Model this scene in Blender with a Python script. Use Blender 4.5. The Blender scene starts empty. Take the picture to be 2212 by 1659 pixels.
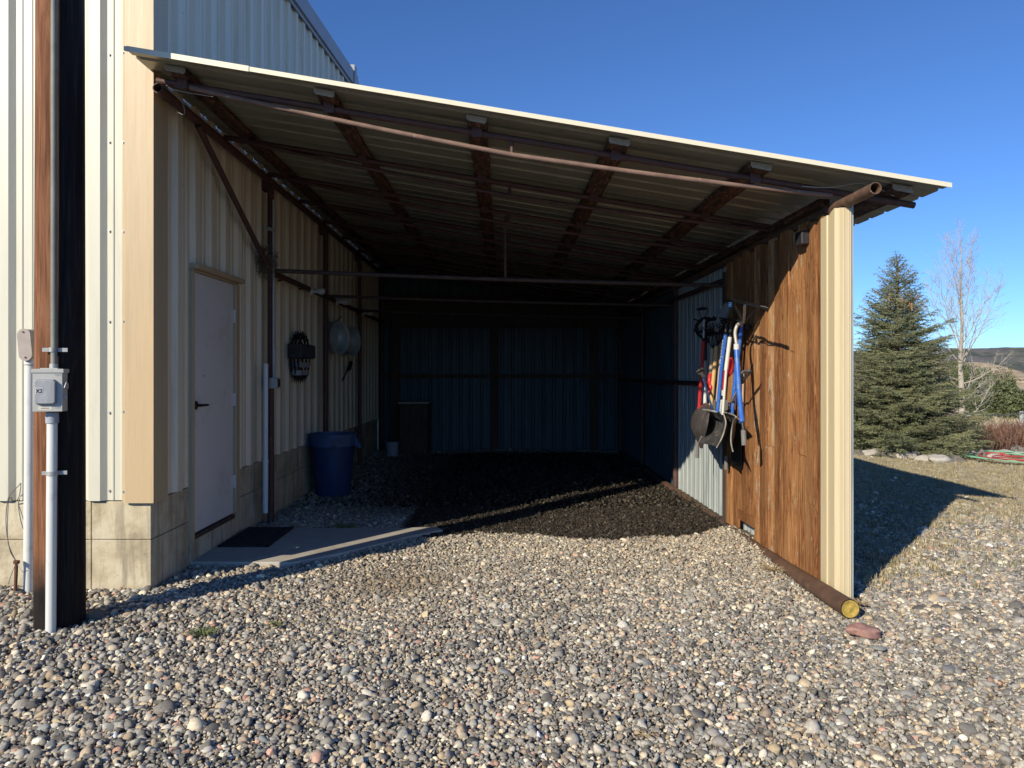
import bpy, math, random
import numpy as np
from mathutils import Vector, Matrix, noise as mnoise
random.seed(7); RNG = np.random.default_rng(7)
R = math.radians
scene = bpy.context.scene
COL = scene.collection

# ------------------------------------------------------------------ camera, sky, sun, exposure
F = 1600.0; CX = 1085.0; CY = 805.0; W = 2212.0; H = 1659.0; EYE = 1.5
cam_d = bpy.data.cameras.new('camera'); cam = bpy.data.objects.new('camera', cam_d); COL.objects.link(cam)
cam.location = (0, 0, EYE); cam.rotation_euler = (R(90), 0, 0)
cam_d.sensor_width = 36; cam_d.lens = 36 * F / W
cam_d.shift_x = (W / 2 - CX) / W; cam_d.shift_y = (CY - H / 2) / W
cam_d.clip_start = 0.05; cam_d.clip_end = 9000
scene.camera = cam
SUN_AZ = R(38.5); SUN_EL = R(27)
world = bpy.data.worlds.new('World'); scene.world = world; world.use_nodes = True
wn = world.node_tree; bg = wn.nodes['Background']
sky = wn.nodes.new('ShaderNodeTexSky'); sky.sky_type = 'NISHITA'; sky.sun_disc = False
sky.sun_elevation = SUN_EL; sky.sun_rotation = R(180) + SUN_AZ
sky.altitude = 2000; sky.air_density = 1.0; sky.dust_density = 0.0; sky.ozone_density = 2.2
tint = wn.nodes.new('ShaderNodeMix'); tint.data_type = 'RGBA'; tint.blend_type = 'MULTIPLY'; tint.inputs['Factor'].default_value = 1.0
tint.inputs[7].default_value = (.62, .95, 1.42, 1)      # clear high altitude air: deeper blue than the default
wn.links.new(sky.outputs[0], tint.inputs[6]); wn.links.new(tint.outputs[2], bg.inputs[0]); bg.inputs[1].default_value = 0.105
sd = bpy.data.lights.new('sun', 'SUN'); sd.energy = 5.0; sd.angle = R(0.5); sd.color = (1.0, 0.90, 0.71)
sun = bpy.data.objects.new('sun', sd); COL.objects.link(sun); sun.location = (-20, -25, 18)
ldir = Vector((math.sin(SUN_AZ) * math.cos(SUN_EL), math.cos(SUN_AZ) * math.cos(SUN_EL), -math.sin(SUN_EL)))
sun.rotation_euler = ldir.to_track_quat('-Z', 'Y').to_euler()
scene.view_settings.view_transform = 'Standard'; scene.view_settings.look = 'None'
scene.view_settings.exposure = 0.0; scene.view_settings.gamma = 1.0
scene.render.engine = 'CYCLES'
try:
    scene.cycles.max_bounces = 4; scene.cycles.diffuse_bounces = 1; scene.cycles.glossy_bounces = 3
except Exception: pass

# ------------------------------------------------------------------ helpers
def tag(o, label=None, cat=None, group=None, kind=None):
    if label: o['label'] = label
    if cat: o['category'] = cat
    if group: o['group'] = group
    if kind: o['kind'] = kind
    return o
def empty(name, loc=(0, 0, 0), label=None, cat=None, group=None):
    o = bpy.data.objects.new(name, None); COL.objects.link(o); o.location = loc; o.empty_display_size = .1
    return tag(o, label, cat, group)
def px(x, y, Y):            # survey: where a sight line meets depth Y
    return Vector(((x - CX) / F * Y, Y, EYE - (y - CY) / F * Y))
def onX(x, y, X):           # ... meets the plane of constant X
    Y = X * F / (x - CX); return Vector((X, Y, EYE - (y - CY) / F * Y))

class MB:
    def __init__(s): s.v = []; s.f = []; s.m = []; s.t = []; s.tone = .5; s.mi = 0
    def add(s, vs, fs):
        b = len(s.v)
        for p in vs: s.v.append(tuple(p)); s.t.append(s.tone)
        for f in fs: s.f.append(tuple(b + i for i in f)); s.m.append(s.mi)
    def box(s, x0, x1, y0, y1, z0, z1):
        s.add([(x0,y0,z0),(x1,y0,z0),(x1,y1,z0),(x0,y1,z0),(x0,y0,z1),(x1,y0,z1),(x1,y1,z1),(x0,y1,z1)],
              [(3,2,1,0),(4,5,6,7),(0,1,5,4),(1,2,6,5),(2,3,7,6),(3,0,4,7)])
    def obox(s, c, sz, rot=None):
        m = rot if rot is not None else Matrix.Identity(3); c = Vector(c); vs = []
        for dz in (-1, 1):
            for dx, dy in ((-1,-1),(1,-1),(1,1),(-1,1)):
                vs.append(c + m @ Vector((dx*sz[0]/2, dy*sz[1]/2, dz*sz[2]/2)))
        s.add(vs, [(3,2,1,0),(4,5,6,7),(0,1,5,4),(1,2,6,5),(2,3,7,6),(3,0,4,7)])
    def tube(s, pts, r, n=10, cap=True, flat=1.0):
        pts = [Vector(p) for p in pts]; k = len(pts)
        rs = [float(q) for q in r] if hasattr(r, '__len__') else [float(r)] * k
        up = None; rings = []
        for i, p in enumerate(pts):
            d = (pts[min(i+1, k-1)] - pts[max(i-1, 0)]).normalized()
            if up is None:
                up = Vector((0,0,1)) if abs(d.z) < .9 else Vector((1,0,0))
            a = d.cross(up)
            if a.length < 1e-6: a = d.orthogonal()
            a.normalize(); b = a.cross(d).normalized(); up = b
            rings.append([p + rs[i] * (math.cos(2*math.pi*j/n) * a + flat * math.sin(2*math.pi*j/n) * b) for j in range(n)])
        vs = [q for ring in rings for q in ring]; fs = []
        for i in range(k-1):
            for j in range(n):
                fs.append((i*n+j, i*n+(j+1) % n, (i+1)*n+(j+1) % n, (i+1)*n+j))
        if cap: fs += [tuple(range(n))[::-1], tuple((k-1)*n+j for j in range(n))]
        s.add(vs, fs)
    def pipe(s, a, b, r, wall=.006, n=20):      # open ended pipe
        a = Vector(a); b = Vector(b); d = (b-a).normalized()
        u = d.orthogonal().normalized(); w = d.cross(u)
        vs = []
        for p, rr in ((a, r-wall), (a, r), (b, r), (b, r-wall)):
            for j in range(n):
                t = 2*math.pi*j/n; vs.append(p + rr*(math.cos(t)*u + math.sin(t)*w))
        # inner wall as well
        fs = []
        for i in range(4):
            for j in range(n):
                a0 = i*n+j; a1 = i*n+(j+1) % n; b0 = ((i+1) % 4)*n+j; b1 = ((i+1) % 4)*n+(j+1) % n
                fs.append((a0, a1, b1, b0))
        s.add(vs, fs)
    def lathe(s, prof, c, axis='Z', n=32, cap0=False, cap1=False):
        vs = []
        for r, h in prof:
            for j in range(n):
                t = 2*math.pi*j/n; x = r*math.cos(t); y = r*math.sin(t)
                vs.append({'Z': (c[0]+x, c[1]+y, c[2]+h), 'X': (c[0]+h, c[1]+x, c[2]+y), 'Y': (c[0]+x, c[1]+h, c[2]+y)}[axis])
        fs = []
        for i in range(len(prof)-1):
            for j in range(n):
                fs.append((i*n+j, i*n+(j+1) % n, (i+1)*n+(j+1) % n, (i+1)*n+j))
        if cap0: fs.append(tuple(range(n))[::-1])
        if cap1: fs.append(tuple((len(prof)-1)*n+j for j in range(n)))
        s.add(vs, fs)
    def loft(s, rows, thick=None):              # grid of points
        k = len(rows); n = len(rows[0]); vs = [p for r_ in rows for p in r_]
        s.add(vs, [(i*n+j, i*n+j+1, (i+1)*n+j+1, (i+1)*n+j) for i in range(k-1) for j in range(n-1)])
    def prism(s, poly, ext):                    # polygon (3-D pts) pushed along ext
        n = len(poly); ext = Vector(ext); a = [Vector(p) for p in poly]; b = [p + ext for p in a]
        s.add(a + b, [tuple(range(n))[::-1], tuple(range(n, 2*n))] + [(i, (i+1) % n, n+(i+1) % n, n+i) for i in range(n)])
    def build(s, name, mats, parent=None, smooth=False, bevel=0, solid=0, origin=None, seg=2):
        me = bpy.data.meshes.new(name); v = np.array(s.v, dtype=float)
        if origin is not None: v = v - np.array(origin)
        me.from_pydata(v.tolist(), [], s.f)
        if not isinstance(mats, (list, tuple)): mats = [mats]
        for m in mats: me.materials.append(m)
        me.polygons.foreach_set('material_index', s.m)
        at = me.attributes.new('tone', 'FLOAT', 'POINT'); at.data.foreach_set('value', s.t)
        if smooth:
            me.polygons.foreach_set('use_smooth', [True]*len(me.polygons))
            try: me.set_sharp_from_angle(angle=R(38))
            except Exception: pass
        me.update()
        o = bpy.data.objects.new(name, me); COL.objects.link(o)
        if parent is not None:
            o.parent = parent
            if origin is None: o.location = -Vector(parent_world(parent))
            else: o.location = Vector(origin) - Vector(parent_world(parent))
        elif origin is not None: o.location = origin
        if solid:
            md = o.modifiers.new('thickness', 'SOLIDIFY'); md.thickness = solid; md.offset = -1
        if bevel:
            md = o.modifiers.new('bevel', 'BEVEL'); md.width = bevel; md.segments = seg; md.limit_method = 'ANGLE'; md.angle_limit = R(35)
        return o
def parent_world(p):
    v = Vector((0,0,0))
    while p is not None: v += Vector(p.location); p = p.parent
    return v

# ------------------------------------------------------------------ materials
def rgba(c): return (c[0], c[1], c[2], 1.0)
def base_mat(name):
    m = bpy.data.materials.new(name); m.use_nodes = True
    nt = m.node_tree; b = nt.nodes['Principled BSDF']; return m, nt, b
def N(nt, t, **kw):
    n = nt.nodes.new(t)
    for k, v in kw.items(): setattr(n, k, v)
    return n
def coords(nt, kind='Object', stretch=(1,1,1)):
    tc = N(nt, 'ShaderNodeTexCoord'); mp = N(nt, 'ShaderNodeMapping'); mp.inputs['Scale'].default_value = stretch
    nt.links.new(tc.outputs[kind], mp.inputs[0]); return mp.outputs[0]
def noise(nt, vec, scale, detail=4, rough=.6, dist=0):
    n = N(nt, 'ShaderNodeTexNoise'); n.inputs['Scale'].default_value = scale; n.inputs['Detail'].default_value = detail
    n.inputs['Roughness'].default_value = rough; n.inputs['Distortion'].default_value = dist
    nt.links.new(vec, n.inputs['Vector']); return n.outputs['Fac']
def ramp(nt, fac, stops):
    r_ = N(nt, 'ShaderNodeValToRGB'); els = r_.color_ramp.elements
    while len(els) < len(stops): els.new(.5)
    for e, (p, c) in zip(els, stops):
        e.position = p; e.color = rgba(c) if hasattr(c, '__len__') else (c, c, c, 1)
    nt.links.new(fac, r_.inputs[0]); return r_.outputs[0]
def mix(nt, fac, a, b, mode='MIX'):
    n = N(nt, 'ShaderNodeMix'); n.data_type = 'RGBA'; n.blend_type = mode
    for s_, v in ((n.inputs['Factor'], fac), (n.inputs[6], a), (n.inputs[7], b)):
        if hasattr(v, 'is_linked') or isinstance(v, bpy.types.NodeSocket): nt.links.new(v, s_)
        elif hasattr(v, '__len__'): s_.default_value = rgba(v)
        elif s_.type == 'RGBA': s_.default_value = (v, v, v, 1)
        else: s_.default_value = v
    return n.outputs[2]
def bump(nt, b, h, strength=.3, dist=.01):
    n = N(nt, 'ShaderNodeBump'); n.inputs['Strength'].default_value = strength; n.inputs['Distance'].default_value = dist
    nt.links.new(h, n.inputs['Height']); nt.links.new(n.outputs[0], b.inputs['Normal'])
def mat(name, c1, c2=None, rough=.6, metal=0.0, scale=8, stretch=(1,1,1), bmp=0, bscale=None, bdist=.004, c3=None, s3=3, t3=(.55,.7), tone=False, kind='Object', lo=.35, hi=.65, spec=.5):
    m, nt, b = base_mat(name)
    v = coords(nt, kind, stretch); fac = noise(nt, v, scale, 6)
    c = ramp(nt, fac, [(lo, c1), (hi, c2 if c2 else c1)])
    if c3:
        v3 = coords(nt, kind, (1,1,1)) if stretch == (1,1,1) else v
        f3 = ramp(nt, noise(nt, v3, s3, 8, .7), [(t3[0], 0), (t3[1], 1)]); c = mix(nt, f3, c, c3)
    if tone:
        a = N(nt, 'ShaderNodeAttribute'); a.attribute_name = 'tone'
        t = ramp(nt, a.outputs['Fac'], [(0, .45), (1, 1.55)]); t2 = N(nt, 'ShaderNodeMix'); 
        c = mix(nt, 1.0, c, t, 'MULTIPLY')
        mm = N(nt, 'ShaderNodeMath'); mm.operation = 'MULTIPLY_ADD'; mm.inputs[1].default_value = 1.1; mm.inputs[2].default_value = .45
        nt.links.new(a.outputs['Fac'], mm.inputs[0])
        c = mix(nt, 1.0, c, (1,1,1), 'MULTIPLY') if False else c
    nt.links.new(c, b.inputs['Base Color'])
    b.inputs['Roughness'].default_value = rough; b.inputs['Metallic'].default_value = metal
    b.inputs['Specular IOR Level'].default_value = spec
    if bmp:
        bump(nt, b, noise(nt, v, bscale or scale*3, 6), bmp, bdist)
    return m

M = {}
M['panel'] = mat('cream_steel', (.68,.66,.54), (.71,.69,.57), rough=.42, scale=3, c3=(.57,.53,.41), s3=1.8, t3=(.54,.75), stretch=(5,5,.5), bmp=.22, bscale=1.1, bdist=.012)
M['side'] = mat('bounce_tinted_side_steel', (.80,.71,.53), (.84,.75,.57), rough=.42, scale=3, c3=(.64,.54,.38), s3=1.8, t3=(.52,.72), stretch=(5,5,.4), bmp=.22, bscale=1.1, bdist=.012)  # panel steel again, lightened, with warm bounced light tinted into the colour
M['trim'] = mat('tan_steel', (.57,.43,.26), (.61,.465,.285), rough=.42, scale=5, stretch=(10,10,.6), c3=(.50,.385,.24), s3=1.6, t3=(.52,.74), bmp=.2, bscale=.8, bdist=.012)
M['post_trim'] = mat('cream_trim_steel', (.66,.54,.335), (.70,.58,.365), rough=.4, scale=5, stretch=(10,10,.6), c3=(.68,.57,.36), s3=3)
M['fascia'] = mat('pale_cream_steel', (.80,.74,.56), (.82,.76,.58), rough=.4)
M['grey_trim'] = mat('weathered_grey_trim', (.34,.34,.36), (.40,.40,.41), rough=.5, scale=4)
M['roof'] = mat('galvanised_roof', (.29,.28,.22), (.37,.36,.285), rough=.34, metal=.2, scale=3, stretch=(.7,7,7), c3=(.24,.22,.18), s3=1.6, t3=(.56,.75))
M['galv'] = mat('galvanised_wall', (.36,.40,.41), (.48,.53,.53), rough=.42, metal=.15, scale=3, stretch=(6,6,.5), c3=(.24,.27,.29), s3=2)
M['shade_steel'] = mat('shade_darkened_teal_steel', (.030,.060,.075), (.050,.095,.12), rough=.5, scale=3, stretch=(6,6,.4), c3=(.015,.02,.03), s3=1.2)  # interior shade put into the colour of the back and rear right walls
M['pipe'] = mat('rusted_maroon_pipe', (.075,.037,.034), (.115,.055,.046), rough=.62, scale=14, c3=(.16,.09,.06), s3=9, t3=(.6,.72), bmp=.15, bscale=60)
M['pipe_flake'] = mat('flaking_rusty_pipe', (.10,.055,.036), (.19,.11,.07), rough=.7, scale=22, c3=(.42,.34,.24), s3=26, t3=(.60,.66), bmp=.3, bscale=60)
M['sunlit_tone_pipe'] = mat('pink_sunlit_tone_pipe', (.17,.105,.085), (.26,.165,.13), rough=.7, scale=9, c3=(.55,.44,.33), s3=12, t3=(.62,.72), bmp=.1, bscale=60)  # front lower chord: sunlit look painted in as a paler pipe colour
M['tie'] = mat('flecked_dark_pipe', (.05,.032,.028), (.09,.055,.042), rough=.65, scale=20, c3=(.42,.37,.32), s3=38, t3=(.66,.70), bmp=.2, bscale=60)
M['log'] = mat('rusty_base_pipe', (.095,.052,.034), (.15,.085,.055), rough=.75, scale=9, c3=(.22,.15,.10), s3=5, t3=(.6,.75), bmp=.3, bscale=50)
M['foam'] = mat('yellow_foam', (.42,.28,.05), (.55,.40,.10), rough=.95, scale=40, bmp=1, bscale=90, bdist=.006, c3=(.2,.13,.03), s3=30)
M['char'] = mat('charred_board', (.025,.012,.009), (.13,.055,.03), rough=.8, scale=2.2, stretch=(14,3.2,14), lo=.42, hi=.60, c3=(.33,.17,.09), s3=3.1, t3=(.57,.62), bmp=.7, bscale=6, bdist=.01)
M['endgrain'] = mat('grey_end_grain', (.32,.26,.19), (.50,.42,.31), rough=.9, scale=30, c3=(.16,.13,.10), s3=30, bmp=.5)
M['darkwood'] = mat('dark_wood', (.06,.04,.03), (.11,.075,.05), rough=.85, scale=3, stretch=(10,10,1), bmp=.4)
M['door'] = mat('painted_door', (.78,.76,.73), (.80,.78,.75), rough=.5, scale=3, c3=(.60,.57,.53), s3=2.6, t3=(.55,.78), bmp=.06, bscale=2)
M['steel'] = mat('brushed_steel', (.45,.45,.45), (.55,.55,.55), rough=.35, metal=.9, scale=30)
M['zinc'] = mat('dull_zinc', (.42,.42,.40), (.50,.50,.48), rough=.5, metal=.4, scale=20)
M['black'] = mat('black_plastic', (.018,.018,.02), (.03,.03,.034), rough=.5, scale=10)
M['rubber'] = mat('black_rubber', (.015,.015,.018), (.028,.028,.03), rough=.75, scale=20, bmp=.2)
M['blackiron'] = mat('black_iron', (.02,.018,.02), (.04,.035,.035), rough=.55, metal=.3, scale=15, bmp=.2)
M['worn'] = mat('worn_black_plastic', (.055,.052,.055), (.10,.095,.095), rough=.42, scale=6, stretch=(1,1,3), c3=(.33,.30,.25), s3=7, t3=(.56,.70), bmp=.15)
M['blade'] = mat('worn_dark_blade', (.07,.06,.062), (.13,.115,.11), rough=.35, scale=7, c3=(.36,.33,.31), s3=9, t3=(.60,.70), bmp=.1)
M['rimgrey'] = mat('scuffed_rim', (.26,.25,.22), (.40,.38,.33), rough=.5, scale=14)
M['pvc'] = mat('white_pvc', (.74,.74,.70), (.78,.78,.74), rough=.4, scale=4, c3=(.58,.59,.57), s3=6)
M['pvcgrey'] = mat('grey_pvc', (.33,.37,.42), (.40,.44,.48), rough=.5, scale=4, stretch=(2,2,.5))
M['boxgrey'] = mat('grey_enamel', (.44,.44,.41), (.50,.50,.47), rough=.45, scale=5, c3=(.36,.33,.26), s3=6, t3=(.62,.75))
M['boxblue'] = mat('worn_blue_grey_cover', (.26,.28,.30), (.37,.39,.41), rough=.55, scale=9, stretch=(1.5,1.5,.5), c3=(.46,.48,.50), s3=9, t3=(.58,.7))
M['pipegrey'] = mat('weathered_grey_pipe', (.20,.20,.17), (.27,.27,.23), rough=.6, scale=8)
M['lb'] = mat('taupe_grey_cast', (.36,.31,.28), (.42,.36,.33), rough=.6, scale=20, bmp=.1)
M['rust'] = mat('rust', (.12,.05,.03), (.2,.09,.05), rough=.9, scale=20)
M['white'] = mat('white_print', (.75,.76,.76), rough=.5)
M['ink'] = mat('black_ink', (.02,.025,.03), rough=.5)
M['label'] = mat('paper_label', (.62,.60,.52), (.68,.66,.58), rough=.6, scale=20)
M['blue'] = mat('blue_handle', (.03,.13,.55), (.04,.17,.62), rough=.38, scale=12, c3=(.12,.22,.42), s3=24, t3=(.54,.62))
M['darkblue'] = mat('dark_blue_shaft', (.02,.05,.16), (.03,.07,.2), rough=.4)
M['red'] = mat('red_handle', (.52,.025,.035), (.60,.04,.05), rough=.35, scale=9, c3=(.30,.07,.06), s3=22, t3=(.54,.62))
M['whiteh'] = mat('white_handle', (.66,.66,.63), (.74,.74,.71), rough=.4, scale=10, c3=(.45,.43,.38), s3=14, t3=(.6,.7))
M['ash'] = mat('yellow_ash_wood', (.62,.40,.15), (.72,.49,.21), rough=.55, scale=4, stretch=(16,16,1))
M['palewood'] = mat('pale_wood', (.50,.35,.24), (.60,.44,.31), rough=.6, scale=4, stretch=(16,16,1))
M['greygrip'] = mat('grey_foam_grip', (.17,.165,.16), (.21,.205,.20), rough=.85, scale=20)
M['can'] = mat('blue_bin_plastic', (.014,.036,.11), (.02,.048,.14), rough=.55, scale=5, c3=(.03,.055,.12), s3=3)
M['canrim'] = mat('lighter_blue_rim', (.045,.09,.19), (.06,.11,.22), rough=.55, scale=5)
M['porcelain'] = mat('white_porcelain', (.66,.65,.62), (.72,.71,.68), rough=.3)
M['slab'] = mat('concrete_slab', (.45,.41,.35), (.53,.49,.42), rough=.85, scale=6, c3=(.36,.32,.27), s3=2.5, bmp=.2, bscale=80, bdist=.003)
M['conc'] = None
M['twig'] = mat('straw_nest', (.14,.11,.08), (.22,.17,.12), rough=.95, scale=20)
M['wire'] = mat('galvanised_wire', (.16,.15,.15), (.22,.2,.2), rough=.5, metal=.5)
M['hoseg'] = mat('green_hose', (.20,.46,.30), (.26,.54,.36), rough=.45, scale=3)
M['hoser'] = mat('red_hose', (.42,.05,.05), (.5,.08,.07), rough=.5, scale=3)
M['needle'] = mat('spruce_needles', (.15,.175,.095), (.25,.26,.13), rough=.6, scale=1.6, c3=(.32,.30,.15), s3=3.5, t3=(.52,.66), tone=True)
M['bark'] = mat('brown_bark', (.12,.085,.06), (.2,.15,.11), rough=.9, scale=12, bmp=.5)
M['palebark'] = mat('pale_aspen_bark', (.40,.35,.28), (.50,.44,.36), rough=.85, scale=5, stretch=(3,3,8), c3=(.16,.13,.10), s3=7, t3=(.60,.68))
M['twigbark'] = mat('pale_bare_twigs', (.42,.38,.33), (.52,.47,.41), rough=.85, scale=3)
M['redtwig'] = mat('red_brown_stems', (.15,.075,.05), (.26,.15,.10), rough=.85, scale=3, tone=True)
M['juniper'] = mat('juniper_leaf', (.10,.125,.05), (.17,.19,.085), rough=.7, scale=1.2, tone=True)
M['cone'] = mat('spruce_cones', (.26,.13,.06), (.36,.2,.1), rough=.8)
M['postwood'] = mat('whitewashed_post', (.52,.53,.48), (.62,.63,.57), rough=.85, scale=6, stretch=(4,4,.6))

def concrete_mat():
    m, nt, b = base_mat('weathered_foundation_concrete')
    v = coords(nt, 'Object', (1,1,1)); vs = coords(nt, 'Object', (5,5,.55))
    c = ramp(nt, noise(nt, v, 3.5, 8, .65), [(.32, (.36,.30,.20)), (.47, (.56,.48,.33)), (.55, (.64,.56,.40)), (.70, (.72,.66,.50))])
    st = ramp(nt, noise(nt, vs, 2.6, 6, .6), [(.50, 0), (.70, 1)])
    c = mix(nt, st, c, (.33,.28,.20))
    sp = ramp(nt, noise(nt, v, 26, 6, .7), [(.62, 0), (.72, 1)])
    c = mix(nt, sp, c, (.24,.20,.15))
    nt.links.new(c, b.inputs['Base Color']); b.inputs['Roughness'].default_value = .9
    bump(nt, b, noise(nt, v, 22, 9, .75), .8, .010); return m
M['conc'] = concrete_mat()

def boards_mat():
    m, nt, b = base_mat('weathered_barn_boards')
    tc = N(nt, 'ShaderNodeTexCoord'); at = N(nt, 'ShaderNodeAttribute'); at.attribute_name = 'tone'
    off = N(nt, 'ShaderNodeVectorMath'); off.operation = 'MULTIPLY_ADD'
    sc = N(nt, 'ShaderNodeCombineXYZ')
    for i in range(3): nt.links.new(at.outputs['Fac'], sc.inputs[i])
    nt.links.new(sc.outputs[0], off.inputs[0]); off.inputs[1].default_value = (37, 53, 91); nt.links.new(tc.outputs['Object'], off.inputs[2])
    mp = N(nt, 'ShaderNodeMapping'); mp.inputs['Scale'].default_value = (14, 14, .9); nt.links.new(off.outputs[0], mp.inputs[0]); v = mp.outputs[0]
    mp2 = N(nt, 'ShaderNodeMapping'); mp2.inputs['Scale'].default_value = (5, 5, 1.5); nt.links.new(off.outputs[0], mp2.inputs[0]); v2 = mp2.outputs[0]
    g = noise(nt, v, 2.4, 9, .68, 1.6)
    c = ramp(nt, g, [(.28, (.085,.030,.012)), (.44, (.27,.115,.045)), (.56, (.48,.235,.095)), (.72, (.66,.41,.20))])
    fg = noise(nt, v, 9, 6, .75, .6); c = mix(nt, ramp(nt, fg, [(.40, .75), (.50, 0)]), c, (.07,.025,.01))
    big = noise(nt, v2, 1.1, 3, .5)
    c = mix(nt, ramp(nt, big, [(.44, 0), (.68, .6)]), c, (.46,.26,.11))
    # board to board tone
    c = mix(nt, 1.0, c, ramp(nt, at.outputs['Fac'], [(0, (.50,.42,.40)), (.5, (.86,.80,.78)), (1, (1.38,1.30,1.22))]), 'MULTIPLY')
    # remnants of pale paint, only strong on a few boards
    pn = noise(nt, v2, 3.2, 9, .75)
    sel = ramp(nt, at.outputs['Fac'], [(.0, .0), (.70, .02), (.86, .10), (1, .12)])
    add = N(nt, 'ShaderNodeMath'); add.operation = 'ADD'; nt.links.new(pn, add.inputs[0]); nt.links.new(sel, add.inputs[1])
    pm = ramp(nt, add.outputs[0], [(.63, 0), (.70, .85)])
    c = mix(nt, pm, c, (.55,.46,.33))
    # knots
    vo = N(nt, 'ShaderNodeTexVoronoi'); vo.inputs['Scale'].default_value = 1.0
    mp3 = N(nt, 'ShaderNodeMapping'); mp3.inputs['Scale'].default_value = (7, 7, 2.6); nt.links.new(off.outputs[0], mp3.inputs[0]); nt.links.new(mp3.outputs[0], vo.inputs['Vector'])
    kn = ramp(nt, vo.outputs['Distance'], [(.03, 1), (.10, 0)])
    c = mix(nt, kn, c, (.10,.035,.015))
    nt.links.new(c, b.inputs['Base Color']); b.inputs['Roughness'].default_value = .75; b.inputs['Specular IOR Level'].default_value = .25
    bump(nt, b, g, .6, .008); return m
M['boards'] = boards_mat()

def pole_mat():
    m, nt, b = base_mat('creosoted_pole_wood')
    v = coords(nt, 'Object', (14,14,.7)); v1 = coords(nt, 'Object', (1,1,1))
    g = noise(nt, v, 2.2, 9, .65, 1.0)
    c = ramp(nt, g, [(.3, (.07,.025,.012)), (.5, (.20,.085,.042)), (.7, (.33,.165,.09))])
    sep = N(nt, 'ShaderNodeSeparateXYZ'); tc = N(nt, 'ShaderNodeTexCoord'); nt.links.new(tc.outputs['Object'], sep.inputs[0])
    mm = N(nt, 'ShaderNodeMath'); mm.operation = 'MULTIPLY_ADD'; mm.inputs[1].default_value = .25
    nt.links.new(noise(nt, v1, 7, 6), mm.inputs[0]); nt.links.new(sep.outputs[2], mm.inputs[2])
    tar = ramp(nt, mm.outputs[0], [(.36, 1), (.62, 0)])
    # near-black over the right side, edge broken up by noise
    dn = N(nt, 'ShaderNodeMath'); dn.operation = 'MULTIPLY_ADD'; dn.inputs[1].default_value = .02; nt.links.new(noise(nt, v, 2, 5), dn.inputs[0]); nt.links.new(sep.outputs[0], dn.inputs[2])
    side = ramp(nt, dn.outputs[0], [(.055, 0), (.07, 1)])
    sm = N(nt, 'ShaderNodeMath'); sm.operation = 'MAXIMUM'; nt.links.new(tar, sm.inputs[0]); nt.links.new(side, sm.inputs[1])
    blackc = ramp(nt, g, [(.35, (.008,.007,.007)), (.55, (.020,.016,.016)), (.72, (.055,.040,.034))])
    c = mix(nt, sm.outputs[0], c, blackc)
    nt.links.new(c, b.inputs['Base Color']); b.inputs['Roughness'].default_value = .8; b.inputs['Specular IOR Level'].default_value = .2
    bump(nt, b, g, .7, .01); return m
M['pole'] = pole_mat()

# ------------------------------------------------------------------ terrain
def sstep(a, b, x): t = np.clip((x-a)/(b-a), 0, 1); return t*t*(3-2*t)
def ground_h(x, y):
    x = np.asarray(x, float); y = np.asarray(y, float)
    h = .018*np.sin(1.9*x+.7)*np.cos(1.3*y) + .012*np.sin(3.7*x-2.1*y) 
    inside = (1-sstep(14, 16, y))
    h = h*inside
    h += .05*np.exp(-((x+2.9)**2+(y-4.6)**2)/.9) * 0
    h += -.05*sstep(4.0, 8, x)*inside
    h += -1.75*sstep(14.5, 40, y)*(1-.45*0)
    h += .35*np.sin(x*.11+y*.07)*sstep(22, 45, y)*(1-sstep(200,400,y)) + .10*np.sin(x*.6+y*.31)*sstep(18, 26, y)*(1-sstep(100,200,y))
    h += 3.6*np.exp(-(((x-42)/11)**2+((y-86)/13)**2)) + 1.1*np.exp(-(((x-60)/16)**2+((y-80)/16)**2))
    h += -21*sstep(100, 620, y)
    return h
def axis(parts):
    out = []
    for a, b, n in parts: out += list(np.linspace(a, b, n, endpoint=False))
    out.append(parts[-1][1]); return np.array(out)
xs = axis([(-3000,-300,10),(-300,-40,16),(-40,-8,20),(-8,10,120),(10,26,50),(26,110,60),(110,400,24),(400,3500,16)])
ys = axis([(-300,-10,12),(-10,0,10),(0,16,110),(16,50,80),(50,130,50),(130,700,30),(700,1500,10)])
def grid_mesh(name, xs, ys, fn, material):
    X, Y = np.meshgrid(xs, ys); Z = fn(X, Y); n = len(xs); k = len(ys)
    v = np.stack([X.ravel(), Y.ravel(), Z.ravel()], 1)
    idx = np.arange(n*k).reshape(k, n)
    f = np.stack([idx[:-1,:-1].ravel(), idx[:-1,1:].ravel(), idx[1:,1:].ravel(), idx[1:,:-1].ravel()], 1)
    me = bpy.data.meshes.new(name); me.from_pydata(v.tolist(), [], f.tolist()); me.materials.append(material)
    me.polygons.foreach_set('use_smooth', [True]*len(me.polygons)); me.update()
    o = bpy.data.objects.new(name, me); COL.objects.link(o); return o
# shade painted into the shed floor's colour, with a wavy front edge
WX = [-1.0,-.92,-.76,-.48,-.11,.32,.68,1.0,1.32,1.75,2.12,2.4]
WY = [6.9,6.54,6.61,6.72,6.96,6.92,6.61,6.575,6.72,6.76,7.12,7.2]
def floor_shade(x, y):
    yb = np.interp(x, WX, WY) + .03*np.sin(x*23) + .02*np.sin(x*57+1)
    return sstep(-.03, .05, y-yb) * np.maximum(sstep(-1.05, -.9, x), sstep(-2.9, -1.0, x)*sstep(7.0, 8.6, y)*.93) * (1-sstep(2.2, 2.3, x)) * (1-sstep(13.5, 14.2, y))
def lawn(x, y):              # how grassy, 0..1
    x = np.asarray(x, float); y = np.asarray(y, float)
    wob = .5*np.sin(x*1.3+y*.7) + .35*np.sin(x*3.1-y*2.3) + .25*np.sin(5.1*y+x*1.7)
    return np.clip((y-6.3+wob*1.1-.35*(x-4.5))/2.6, 0, 1) * sstep(2.45, 2.7, x)

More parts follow.
